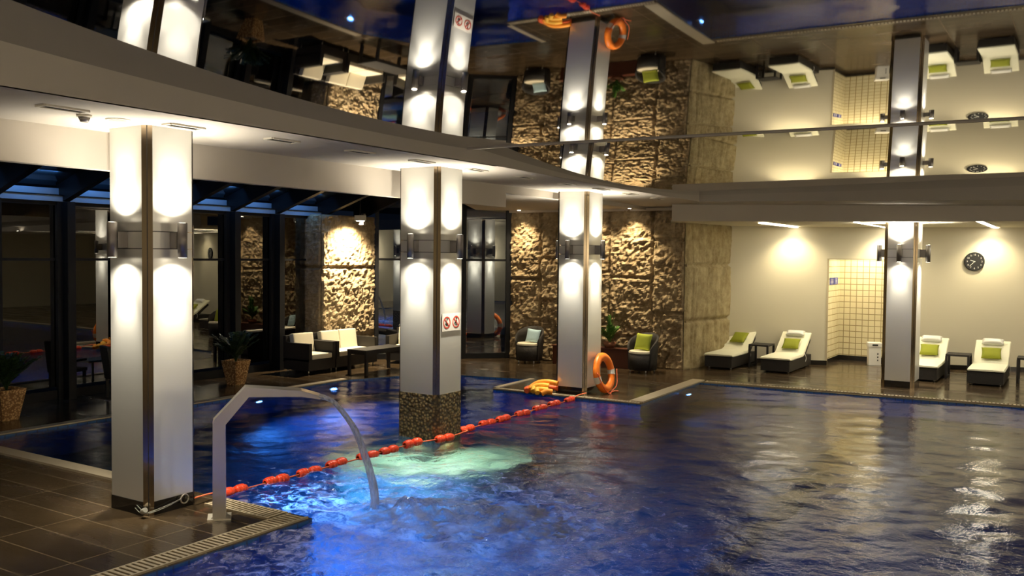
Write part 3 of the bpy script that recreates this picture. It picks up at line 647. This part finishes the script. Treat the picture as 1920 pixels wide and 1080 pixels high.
lamp('jet_pool_lamp', 'AREA', (-5.7, 4.89, -.45), 160, (.08, .34, 1), (-4.9, 6.2, -.9), .16)

# ------------------------------------------------------------------ steel water spout, jet and foam
dd = Vector((.66, .75, 0)).normalized(); sp = thing('water_spout', 'stainless steel swan-neck water spout on the deck beside the front pillar', 'water spout', (-5.425, 4.49, 0), math.atan2(dd.y, dd.x))
b = new(); box(b, (0, 0, .006), (.17, .17, .012)); bpl = obj('base_plate', b, M['plate'], sp)
def blade(bm, sec):  # rectangular sections (x, z, width, thick, tilt)
    R = []
    for (x, z, wd, th, tl) in sec:
        nrm = Vector((-math.sin(tl), 0, math.cos(tl))); c = Vector((x, 0, z)); R.append([bm.verts.new(c+nrm*(th/2)*a+Vector((0, wd/2*bb, 0))) for a, bb in ((1, 1), (1, -1), (-1, -1), (-1, 1))])
    for a, c in zip(R, R[1:]):
        for k in range(4): bm.faces.new((a[k], a[(k+1) % 4], c[(k+1) % 4], c[k]))
    bm.faces.new(R[0]); bm.faces.new(R[-1][::-1])
b = new(); blade(b, [(-.0, .01, .15, .095, PI/2), (-.0, .73, .15, .095, PI/2-.35), (.20, .955, .15, .08, .35), (.60, .93, .17, .045, -.05), (.74, .895, .17, .025, -.25)]); obj('spout_body', b, M['steel'], sp)
b = new(); cyl(b, (.05, .05, .012), (.05, .05, .02), .008, seg=10); cyl(b, (-.05, -.05, .012), (-.05, -.05, .02), .008, seg=10); cyl(b, (.05, -.05, .012), (.05, -.05, .02), .008, seg=10); obj('bolts', b, M['steel'], bpl)
jp = [(-4.93, 5.02, .905), (-4.86, 5.10, .86), (-4.80, 5.165, .76), (-4.74, 5.22, .64), (-4.70, 5.27, .48), (-4.66, 5.31, .30), (-4.63, 5.34, .12), (-4.63, 5.34, -.04)]
c_ = spline(jp, 5); b = new(); R = []; perp = Vector((-dd.y, dd.x, 0)); N_ = len(c_)
for i, p in enumerate(c_):
    f = i/(N_-1); wd = .075*(1-f)+.048*f; th = .014+.022*f; d_ = (c_[min(i+1, N_-1)]-c_[max(i-1, 0)]).normalized(); nn = d_.cross(perp).normalized(); ring = []
    for k in range(16):
        a = 2*PI*k/16; rr = 1+.18*noise.noise(Vector((k*1.7, i*.35, 0))); ring.append(b.verts.new(p+perp*wd*math.cos(a)*rr+nn*th*math.sin(a)*rr))
    R.append(ring)
for r, s in zip(R, R[1:]):
    for k in range(16): b.faces.new((r[k], r[(k+1) % 16], s[(k+1) % 16], s[k])).smooth = True
tag(obj('water_jet', b, M['jet']), 'arching stream of water falling from the steel spout into the pool', 'water jet')
b = new(); n1, n2 = 90, 60
G = [[None]*n2 for _ in range(n1)]
for i in range(n1):
    for k in range(n2):
        x = -4.85+2.2*i/(n1-1); y = 4.9+1.5*k/(n2-1); e = math.exp(-(((x+4.30)/.34)**2+((y-5.45)/.26)**2))+.45*math.exp(-(((x+3.75)/.5)**2+((y-5.75)/.32)**2))
        h = e*(.10+.09*noise.fractal(Vector((x*7, y*7, 2)), 1, 2, 4))+.012*noise.noise(Vector((x*14, y*14, 5)))-.012
        G[i][k] = b.verts.new((x, y, WZ+h))
for i in range(n1-1):
    for k in range(n2-1):
        f = [G[i][k], G[i+1][k], G[i+1][k+1], G[i][k+1]]
        if max(v.co.z for v in f) > WZ-.003: b.faces.new(f).smooth = True
bmesh.ops.delete(b, geom=[v for v in b.verts if not v.link_faces], context='VERTS')
tag(obj('splash_foam', b, M['foam']), 'mound of churned white water where the jet hits the pool', 'foam', kind='stuff')

# ------------------------------------------------------------------ lane rope and floats
rp = [(-5.85, 4.60, .06), (-5.88, 4.78, .05), (-5.94, 4.95, .01), (-5.95, 5.08, -.008), (-5.92, 5.91, -.008), (-5.91, 6.71, -.008), (-5.86, 7.36, .01), (-5.735, 7.75, .02), (-5.76, 8.2, .02), (-5.90, 8.4, -.008), (-5.91, 9.19, -.008), (-5.93, 10.11, -.008), (-5.93, 10.92, -.008), (-5.93, 11.15, .03), (-5.90, 11.36, .04)]
b = new(); tube(b, spline(rp, 6), .007, 8); tag(obj('pool_rope', b, M['rope']), 'red-orange dividing rope stretched over the pool between two pillars', 'rope')
b = new(); tube(b, spline([(-6.0, 4.19, .075), (-5.9, 4.175, .045), (-5.86, 4.19, .04), (-5.85, 4.35, .06), (-5.845, 4.47, .085)], 6), .0032, 8); tube(b, spline([(-6.02, 4.19, .05), (-5.92, 4.17, .03), (-5.85, 4.20, .035), (-5.845, 4.33, .05), (-5.85, 4.46, .075)], 6), .003, 8)
cyl(b, (-5.90, 4.165, .045), (-5.86, 4.165, .065), .02, seg=12); tag(obj('tie_cable', b, M['ropeb']), 'thin steel cable knotted round the base of the front pillar', 'cable')
b = new(); tube(b, [(-5.85, 4.505+.035*math.cos(a), .075+.035*math.sin(a)) for a in [2*PI*i/20 for i in range(21)]], .006, 8); tag(obj('rope_hook', b, M['steel']), 'ring hook joining the pool rope to the front pillar cable', 'hook')
FL = [(-5.95, 5.08), (-5.93, 5.53), (-5.91, 5.91), (-5.94, 6.30), (-5.91, 6.71), (-5.90, 7.02), (-5.86, 7.36), (-5.735, 7.75), (-5.90, 8.40), (-5.91, 8.84), (-5.91, 9.19), (-5.91, 9.64), (-5.93, 10.11), (-5.95, 10.52), (-5.93, 10.92)]
oname = ['first', 'second', 'third', 'fourth', 'fifth', 'sixth', 'seventh', 'eighth', 'ninth', 'tenth', 'eleventh', 'twelfth', 'thirteenth', 'fourteenth', 'fifteenth']
fl0 = None
for k, (x, y) in enumerate(FL):
    lb = '%s double red-orange float on the rope counting from the front pillar' % oname[k]
    z = -.008 if k not in (6, 7) else .015
    if fl0 is None:
        t = thing('lane_float', lb, 'float', (x, y, z), 0, 'floats on the pool rope')
        for s in (-1, 1):
            b = new(); prof = [(-.062, .022), (-.056, .040), (-.036, .046), (-.030, .041), (-.024, .048), (-.003, .049), (.003, .043), (.009, .048), (.030, .046), (.036, .040), (.054, .036), (.062, .018)]
            for (u0, r0), (u1, r1) in zip(prof, prof[1:]): cyl(b, (0, u0+s*.066, 0), (0, u1+s*.066, 0), r0, r1, 18, caps=False)
            bmesh.ops.remove_doubles(b, verts=b.verts, dist=.0004); obj('float_barrel', b, M['float'], t)
        fl0 = t
    else: dup(fl0, (x, y, z), random.uniform(-.15, .15), lb)

# ------------------------------------------------------------------ life ring, noodles
lr = thing('life_ring', 'orange life ring with white bands leaning on the pillar platform', 'life ring', (-5.80, 11.72, .30)); lr.rotation_euler = (0, math.radians(-9), 0)
b = new(); Rr, rr_ = .235, .062; n_ = 64; R = []
for i in range(n_):
    a = 2*PI*i/n_; R.append([b.verts.new((rr_*.8*math.sin(2*PI*k/16), (Rr+rr_*math.cos(2*PI*k/16))*math.cos(a), (Rr+rr_*math.cos(2*PI*k/16))*math.sin(a))) for k in range(16)])
for i in range(n_):
    for k in range(16): b.faces.new((R[i][k], R[i][(k+1) % 16], R[(i+1) % n_][(k+1) % 16], R[(i+1) % n_][k])).smooth = True
obj('ring_body', b, M['orange'], lr)
for a0 in (PI*1.10, -.05+.02, PI/2+.3, -PI/2-.35):
    b = new(); R = []
    for i in range(5):
        a = a0+(-.17+.085*i); R.append([b.verts.new(((rr_+.004)*.82*math.sin(2*PI*k/16), (Rr+(rr_+.004)*math.cos(2*PI*k/16))*math.cos(a), (Rr+(rr_+.004)*math.cos(2*PI*k/16))*math.sin(a))) for k in range(16)])
    for i in range(4):
        for k in range(16): b.faces.new((R[i][k], R[i][(k+1) % 16], R[i+1][(k+1) % 16], R[i+1][k])).smooth = True
    obj('white_band', b, M['white'] if a0 not in (PI/2+.3, -PI/2-.35) else M['orange'], lr)
b = new(); tube(b, spline([(.05, -.30, .02), (.07, -.2, -.2), (.06, -.02, -.31), (.05, .1, -.27), (.06, .25, -.2), (.06, .31, .02)], 8), .007, 8); tube(b, spline([(.05, -.02, -.30), (.10, .03, -.28), (.13, .12, -.29)], 5), .007, 8); obj('grab_rope', b, M['rope'], lr)
nd = [([(-6.10, 11.24, .13), (-6.35, 11.20, .15), (-6.55, 11.16, .13), (-6.66, 11.09, .08), (-6.62, 11.00, .04)], 'noodle', 'longest orange foam noodle lying across the top of the pile'),
      ([(-6.25, 11.14, .10), (-6.42, 11.09, .11), (-6.56, 11.04, .08), (-6.50, 10.96, .03)], 'noodle_y', 'yellow-orange foam noodle curling over in the middle of the pile'),
      ([(-6.15, 11.30, .05), (-6.45, 11.28, .06), (-6.72, 11.20, .05), (-6.78, 11.06, .04), (-6.66, 10.95, .03)], 'noodle_r', 'red-orange foam noodle on the outer left of the pile'),
      ([(-6.22, 11.08, .05), (-6.34, 11.03, .06), (-6.42, 10.98, .06), (-6.36, 10.93, .02)], 'noodle_y', 'short yellow foam noodle in front of the pile'),
      ([(-6.08, 11.05, .035), (-6.18, 11.00, .045), (-6.27, 10.95, .01)], 'noodle', 'small orange foam noodle drooping over the pool edge')]
for pts, mk, lb in nd:
    b = new(); pts = [(-6.33+(x+6.10)*.62, y+.06, z+.014) for x, y, z in pts]; tube(b, spline(pts, 7), .038, 14); tag(obj('foam_noodle', b, M[mk]), lb, 'foam noodle', 'foam noodles piled beside the pillar')

# ------------------------------------------------------------------ plants
def leafstems(bm, n, h, spread, ll=.055, seed=0, pairs=11, thick=.022):
    r = random.Random(seed)
    for i in range(n):
        az = r.uniform(0, 2*PI); ln = h*r.uniform(.65, 1.05); sp_ = spread*r.uniform(.25, 1); pts = []
        for k in range(8):
            t = k/7; pts.append(Vector((math.cos(az)*sp_*t**1.6, math.sin(az)*sp_*t**1.6, ln*t*(1-.18*t*sp_/spread))))
        tube(bm, pts, [.006*(1-.6*k/7) for k in range(8)], 5)
        d = Vector((math.cos(az), math.sin(az), 0)); side = Vector((-d.y, d.x, 0))
        for k in range(2, pairs):
            t = .22+.78*k/pairs; j = min(6, int(t*7)); p = pts[j].lerp(pts[j+1], t*7-j); ax = (pts[j+1]-pts[j]).normalized()
            for s in (-1, 1):
                L_ = ll*r.uniform(.8, 1.2)*(1.1-.4*t); dv = (side*s*.85+ax*.6+Vector((0, 0, r.uniform(-.2, .2)))).normalized(); wv = dv.cross(ax).normalized(); wv = dv.cross(wv).normalized()*thick*r.uniform(.8, 1.1); up = dv.cross(wv).normalized()*.004
                a = bm.verts.new(p); c = bm.verts.new(p+dv*L_); e = bm.verts.new(p+dv*L_*.5+wv+up); f = bm.verts.new(p+dv*L_*.5-wv+up); mdl = bm.verts.new(p+dv*L_*.5-up)
                bm.faces.new((a, e, mdl)); bm.faces.new((e, c, mdl)); bm.faces.new((c, f, mdl)); bm.faces.new((f, a, mdl))
def planter(x, y, rz, label, plabel, seed, size=.32, h=.37, ph=.50, spread=.42):
    t = thing('potted_plant', plabel, 'potted plant', (x, y, 0), rz)
    b = new(); s0, s1 = size*.62/2, size/2; v = []
    for (s, z) in ((s0, 0), (s1, h), (s1-.025, h), (s1-.03, h-.05)): v.append([b.verts.new((sx*s, sy*s, z)) for sx, sy in ((-1, -1), (1, -1), (1, 1), (-1, 1))])
    b.faces.new(v[0][::-1]); b.faces.new(v[3])
    for p, q_ in zip(v, v[1:]):
        for k in range(4): b.faces.new((p[k], p[(k+1) % 4], q_[(k+1) % 4], q_[k]))
    bmesh.ops.bevel(b, geom=[e for e in b.edges if abs(e.verts[0].co.z-e.verts[1].co.z) > .2], offset=.012, segments=2, affect='EDGES')
    pl = obj('planter', b, M['pebble'], t)
    b = new(); box(b, (0, 0, h-.045), (size-.08, size-.08, .02)); obj('soil', b, M['soil'], pl)
    b = new(); leafstems(b, 44, ph, spread, seed=seed, ll=.075, thick=.026); o_ = obj('foliage', b, M['leaf'], t); o_.location = (0, 0, h-.04)
    return t
planter(-10.66, 5.72, .05, '', 'dark leafy plant in a pebble concrete planter at the far left', 3)
planter(-10.76, 9.22, .1, '', 'dark leafy plant in a pebble concrete planter between two windows behind the pool', 8)
# ------------------------------------------------------------------ low wooden box with plant by the stone wall
t = thing('planter_box', 'low red-brown wooden box along the stone wall between the wicker chairs', 'planter box', (-7.43, 14.55, 0), .08); b = new(); box(b, (0, 0, .165), (1.52, .20, .33)); obj('box_body', b, M['bench'], t); b = new(); box(b, (0, -.01, .34), (1.56, .23, .022), bevel=.004); obj('top_board', b, M['bench'], t)
t = thing('potted_plant', 'bright green upright plant in a terracotta bowl on the wooden box', 'potted plant', (-7.10, 14.56, .352)); b = new(); cyl(b, (0, 0, 0), (0, 0, .10), .08, .12, 28); obj('pot', b, M['terracotta'], t)
b = new(); leafstems(b, 24, .36, .26, seed=21, ll=.06, pairs=10, thick=.022); o_ = obj('foliage', b, M['leaf2'], t); o_.location = (0, 0, .08)
b = new(); leafstems(b, 3, .60, .10, seed=5, ll=.075, pairs=18, thick=.02); o_ = obj('tall_shoot', b, M['leaf2'], t); o_.location = (.02, 0, .08)

# ------------------------------------------------------------------ wicker tub chairs
def pillow(bm, sx, sy, sz, n=14):
    for s in (1, -1):
        g = []
        for i in range(n+1):
            r_ = []
            for k in range(n+1):
                u, v = -1+2*i/n, -1+2*k/n; e = max(0, (1-u**4)*(1-v**4))**.45; pin = 1-.07*(1-abs(u)**2)*0-.08*(1-abs(abs(u)-abs(v)))*0
                qx = u*(1-.07*(1-v*v)); qy = v*(1-.07*(1-u*u)); r_.append(bm.verts.new((qx*sx/2, qy*sy/2, s*e*sz/2)))
            g.append(r_)
        for a, b_ in zip(g, g[1:]):
            for k in range(n): bm.faces.new((a[k], b_[k], b_[k+1], a[k+1]) if s > 0 else (a[k], a[k+1], b_[k+1], b_[k])).smooth = True
    bmesh.ops.remove_doubles(bm, verts=bm.verts, dist=.0008)
def tub_chair(x, y, rz, label):
    t = thing('wicker_chair', label, 'armchair', (x, y, 0), rz)   # faces local -Y
    b = new(); n_ = 28; inn, outr = [], []
    for i in range(n_+1):
        a = math.radians(-30+240*i/n_); f = max(0, math.sin((a-math.radians(-30))/math.radians(240)*PI)); top = .40+.27*f**.7
        for L_, r_ in ((outr, .275), (inn, .245)):
            L_.append([b.verts.new((r_*math.cos(a)*(.88+.12*z/.66), r_*math.sin(a)*(.88+.12*z/.66)+.0, z)) for z in (.05, .2, top*.75, top)])
    for L_ in (outr, inn):
        for p, q_ in zip(L_, L_[1:]):
            for k in range(3): b.faces.new((p[k], q_[k], q_[k+1], p[k+1])).smooth = True
    for i in range(n_): b.faces.new((outr[i][3], outr[i+1][3], inn[i+1][3], inn[i][3])); b.faces.new((outr[i][0], inn[i][0], inn[i+1][0], outr[i+1][0]))
    for i in (0, n_):
        for k in range(3): b.faces.new((outr[i][k], outr[i][k+1], inn[i][k+1], inn[i][k]))
    obj('shell', b, M['wicker'], t)
    b = new(); cyl(b, (0, -.01, .05), (0, -.01, .33), .225, .24, 30); obj('seat_base', b, M['wicker'], t)
    b = new(); cyl(b, (0, -.02, .331), (0, -.02, .352), .225, .235, 30); cyl(b, (0, -.02, .352), (0, -.02, .375), .235, .21, 30); obj('seat_cushion', b, M['cushion'], t)
    for sx, sy in ((-.15, -.15), (.15, -.15), (-.15, .15), (.15, .15)):
        b = new(); cyl(b, (sx, sy, 0), (sx, sy, .052), .014, seg=10); obj('foot', b, M['steel'], t)
    return t
def cushion(name, mk, loc, rot, size, label, grp=None, th=.09):
    b = new(); pillow(b, size[0], size[1], th); o_ = obj(name, b, M[mk]); o_.location = loc; o_.rotation_euler = rot; return tag(o_, label, 'cushion', grp)
tub_chair(-8.62, 14.28, .15, 'dark wicker tub chair beside the dark glass door')
cushion('cushion', 'bluecush', (-8.57, 14.33, .50), (math.radians(72), .12, .30), (.26, .26), 'pale blue cushion on the wicker chair beside the glass door')
tub_chair(-6.33, 14.28, -.1, 'dark wicker tub chair at the right end of the stone wall')
cushion('cushion', 'green2', (-6.33, 14.30, .52), (math.radians(74), .06, -.02), (.30, .30), 'lime green cushion on the wicker chair at the end of the stone wall')

# ------------------------------------------------------------------ sofa group
def seat_unit(name, label, cat, x, y, rz, wd, two=False):
    t = thing(name, label, cat, (x, y, 0), rz)   # local: faces -Y, width along X
    b = new(); box(b, (0, .0, .155), (wd, .58, .19), bevel=.006); obj('base', b, M['wicker'], t)
    b = new(); box(b, (0, .27, .40), (wd, .06, .44), bevel=.006); obj('back_frame', b, M['wicker'], t)
    for s in (-1, 1): b = new(); box(b, (s*(wd/2-.035), -.02, .36), (.07, .56, .30), bevel=.006); obj('arm', b, M['wicker'], t)
    n_ = 2 if two else 1; cw = (wd-.15)/n_
    for k in range(n_):
        cx = -wd/2+.075+cw*(k+.5)
        b = new(); box(b, (cx, -.05, .285), (cw-.01, .50, .085), bevel=.022); obj('seat_cushion', b, M['cushion'], t, smooth=False)
        b = new(); box(b, (cx, .17, .47), (cw-.01, .10, .36), bevel=.025, rot=Matrix.Rotation(-.16, 4, 'X')); obj('back_cushion', b, M['cushion'], t)
    for sx in (-1, 1):
        for sy in (-1, 1): b = new(); cyl(b, (sx*(wd/2-.05), sy*.24, 0), (sx*(wd/2-.05), sy*.24, .062), .012, seg=10); obj('foot', b, M['steel'], t)
seat_unit('wicker_armchair', 'dark wicker armchair with cream cushions at the window end of the sofa', 'armchair', -10.92, 10.92, PI/2, .62)
seat_unit('wicker_sofa', 'dark wicker two-seat sofa with cream cushions before the bright stone pier', 'sofa', -10.92, 11.78, PI/2, 1.05, True)
seat_unit('wicker_armchair', 'dark wicker armchair with cream cushions half hidden behind the pool pillar', 'armchair', -10.45, 12.95, .30, .62)
t = thing('coffee_table', 'dark wicker coffee table in front of the cream sofa', 'table', (-10.02, 11.62, 0)); b = new(); box(b, (0, 0, .40), (.42, 1.06, .03), bevel=.004); obj('tabletop', b, M['wicker'], t); b = new(); box(b, (0, 0, .36), (.38, 1.0, .05)); obj('apron', b, M['wicker'], t)
for sx in (-1, 1):
    for sy in (-1, 1): b = new(); box(b, (sx*.185, sy*.5, .193), (.045, .045, .386)); obj('leg', b, M['wicker'], t)
# dining chair and table by the left window
t = thing('dining_chair', 'dark wicker dining chair by the window behind the front pillar', 'chair', (-11.02, 7.48, 0), PI*.9)
b = new(); box(b, (0, 0, .29), (.36, .36, .05), bevel=.006); obj('seat', b, M['wicker'], t); b = new(); box(b, (0, .19, .50), (.36, .045, .44), bevel=.01, rot=Matrix.Rotation(-.15, 4, 'X')); obj('backrest', b, M['wicker'], t)
for sx in (-1, 1):
    for sy in (-1, 1): b = new(); box(b, (sx*.15, sy*.15, .135), (.035, .035, .27)); obj('leg', b, M['wicker'], t)
    b = new(); box(b, (sx*.17, 0, .43), (.03, .32, .03)); obj('arm', b, M['wicker'], t)
t = thing('bistro_table', 'small pale square table beside the window chair behind the front pillar', 'table', (-10.75, 8.05, 0)); b = new(); box(b, (0, 0, .36), (.42, .42, .03), bevel=.004); obj('tabletop', b, M['cushion'], t); b = new(); cyl(b, (0, 0, .012), (0, 0, .346), .02); obj('leg', b, M['white'], t); b = new(); cyl(b, (0, 0, 0), (0, 0, .012), .15, seg=28); obj('base', b, M['steel'], t)

# ------------------------------------------------------------------ loungers
def lounger_parts(x, y, label, group='sun loungers along the far wall'):
    t = thing('sun_lounger', label, 'sun lounger', (x, y, 0), 0, group)   # foot end local y=0, wide .52, head towards +Y
    b = new(); box(b, (0, .75, .125), (.50, 1.48, .19), bevel=.008); obj('frame', b, M['wicker'], t)
    b = new()
    for s in (-1, 1):
        tube(b, [(s*.22, .95, .2), (s*.22, 1.36, .50)], .014, 8); box(b, (s*.235, 1.17, .36), (.03, .55, .10), rot=Matrix.Rotation(.62, 4, 'X'))
    obj('back_support', b, M['wicker'], t)
    b = new(); n_ = 22; prof = []
    for i in range(n_+1):
        s = 1.56*i/n_
        if s < .86: yy, zz, an = s, .225, 0
        elif s < .98: f = (s-.86)/.12; an = .62*f; yy, zz = .86+(s-.86)*.97, .225+(s-.86)*.30*f
        else: an = .62; yy, zz = .976+(s-.98)*math.cos(.60), .262+(s-.98)*math.sin(.60)
        prof.append((yy, zz, an))
    R = []
    for i, (yy, zz, an) in enumerate(prof):
        e = .012 if i in (0, n_) else 0; nv = Vector((0, -math.sin(an), math.cos(an))); p = Vector((0, yy, zz))
        ring = [(-.26+e, 0+e), (-.265, .02), (-.255, .045-e), (0, .052-e), (.255, .045-e), (.265, .02), (.26-e, 0+e)]
        R.append([b.verts.new(p+nv*h+Vector((xx, 0, 0))) for xx, h in ring])
    for r, s in zip(R, R[1:]):
        for k in range(7): b.faces.new((r[k], r[(k+1) % 7], s[(k+1) % 7], s[k])).smooth = False
    b.faces.new(R[0]); b.faces.new(R[-1][::-1]); mt_ = obj('mattress', b, M['mattress'], t)
    for s in (-1, 1): b = new(); tube(b, spline([(s*.265, .97, .27), (s*.285, .99, .20), (s*.28, .97, .13)], 4), .006, 6); obj('tie_ribbon', b, M['white'], mt_)
    for sx in (-1, 1):
        for sy in (.12, 1.38): b = new(); cyl(b, (sx*.2, sy, 0), (sx*.2, sy, .034), .018, seg=12); obj('foot', b, M['steel'], t)
    return t
LX = [(-5.40, 15.47, 'cream sun lounger in the corner against the stone side wall'), (-4.40, 15.52, 'cream sun lounger just left of the tiled doorway'), (-2.14, 15.92, 'cream sun lounger partly hidden behind the right pillar'), (-1.19, 15.92, 'cream sun lounger rightmost, below the wall clock')]
l0 = None
for k, (x, y, lb) in enumerate(LX):
    l0 = lounger_parts(x, y, lb) if l0 is None else (dup(l0, (x, y, 0), 0, lb), l0)[1]
CP = ['in the corner by the stone side wall', 'left of the tiled doorway', 'behind the right pillar', 'below the wall clock']
for k, (x, y, lb) in enumerate(LX):
    a = .60
    zz = (.37, .41, .41, .41)[0]
    if k > 0:
        b = new(); pillow(b, .34, .13, .09); o_ = obj('head_roll', b, M['white']); o_.location = (x+.0, y+1.315, .605); o_.rotation_euler = (a, 0, 0); tag(o_, 'white head roll on the sun lounger '+CP[k], 'head cushion', 'head rolls on the sun loungers')
    s = 1.10 if k else 1.20; yy = .976+(s-.98)*math.cos(a)-.05; z_ = .262+(s-.98)*math.sin(a)+.105
    o_ = cushion('cushion', 'green', (x+(.02 if k == 0 else 0), y+yy+.015, z_), (a+.05, 0, -.18 if k == 0 else .02*k), (.30, .27 if k else .28), 'olive green cushion on the sun lounger '+CP[k], 'green cushions on the sun loungers', .08)
def side_table(x, y, label):
    t = thing('side_table', label, 'side table', (x, y, 0)); b = new(); box(b, (0, 0, .40), (.36, .42, .03), bevel=.004); obj('tabletop', b, M['wicker'], t)
    for s in (-1, 1):
        b = new(); box(b, (s*.165, -.19, .195), (.035, .035, .38)); box(b, (s*.165, .19, .195), (.035, .035, .38)); box(b, (s*.165, 0, .018), (.035, .42, .035)); obj('leg_frame', b, M['wicker'], t)
side_table(-4.88, 16.35, 'dark side table between the two loungers left of the doorway')
side_table(-1.66, 16.75, 'dark side table between the two right loungers')
side_table(-.62, 16.85, 'dark side table at the right edge beyond the last lounger')

# ------------------------------------------------------------------ clock, door sign, bin
ang = math.atan2(dw.y, dw.x)
p = Vector(bw(0)); S_ = 0
s_clock = (Vector((-1.585, 18.10))-A).length; cp = bw(s_clock, -.012)
ck = thing('wall_clock', 'round black wall clock with white numerals on the cream wall', 'clock', (*cp, 1.965), ang)
b = new(); cyl(b, (0, .01, 0), (0, -.02, 0), .168, seg=48); obj('case', b, M['black'], ck)
b = new(); cyl(b, (0, -.02, 0), (0, -.022, 0), .158, seg=48); dl = obj('dial', b, M['clock'], ck)
RX = Matrix.Rotation(PI/2, 4, 'X')
for h in range(1, 13):
    a = PI/2-h*PI/6; text('numeral', str(h), .042, (.122*math.cos(a), -.023, .122*math.sin(a)), RX, M['white'], dl)
def hand(nm, a, ln, wd):
    b = new(); box(b, (ln/2-.01, 0, 0), (ln, .002, wd)); o_ = obj(nm, b, M['white'], ck); o_.location = (0, -.026, 0); o_.rotation_euler = (0, -a, 0)
hand('hour_hand', math.radians(160), .085, .010); hand('minute_hand', math.radians(225), .125, .007)
ds = Vector((cx0+.022, 17.80)); t = thing('door_sign', 'small blue toilet sign with white figures beside the tiled doorway', 'sign', (*ds, 1.565), ang)
t.rotation_euler = (0, 0, ang-PI*.5+.0)
# sign lies flat on the corridor side wall, which faces +s
t.rotation_euler = (0, 0, PI/2)
for k, sx in enumerate((-.17, .17)):
    b = new(); box(b, (sx, -.004, 0), (.30, .008, .13)); obj('plate', b, M['blue'], t)
b = new(); cyl(b, (.17, -.0085, .040), (.17, -.0095, .040), .014, seg=14); box(b, (.17, -.009, .0), (.05, .001, .045)); box(b, (.17, -.009, -.035), (.028, .001, .04))
for q in (-.24, -.10):
    cyl(b, (q, -.0085, .030), (q, -.0095, .030), .015, seg=12); box(b, (q, -.009, -.015), (.045, .001, .05))
box(b, (-.17, -.009, -.01), (.010, .001, .10)); obj('pictogram', b, M['white'], t)
bp_ = (-3.2, 17.85); t = thing('waste_bin', 'white towel bin standing in the tiled doorway', 'bin', (*bp_, 0), ang)
b = new(); box(b, (0, 0, .17), (.22, .20, .34), bevel=.01); obj('body', b, M['white'], t); b = new(); box(b, (0, 0, .385), (.25, .22, .09), bevel=.02); ld = obj('lid', b, M['white'], t)
b = new(); box(b, (0, -.112, .385), (.10, .006, .03)); obj('slot', b, M['clock'], ld); b = new()
for q in range(3): box(b, (.05, -.101, .10+.06*q), (.02, .004, .03))
obj('vent_holes', b, M['clock'], t)

# gentle room fill: unseen spots added behind and beside the viewer, no fixtures
for x, y, e in [(3, -1, 160), (6, 6, 130), (-7.5, -.5, 80)]:
    lamp('hall_fill_spot', 'SPOT', (x, y, 2.9), e, (1, .88, .66), (x, y, 0), .1, 130, 1)
for x, y in [(7.9, 1), (7.9, 5), (7.9, 9), (7.9, 12.5), (1.5, -2.8), (-3, -2.8)]:  # unseen fill points by the walls, added to brighten the fascia and room
    lamp('side_fill_point', 'POINT', (x, y, 2.1), 95, (1, .88, .68), size=.06)
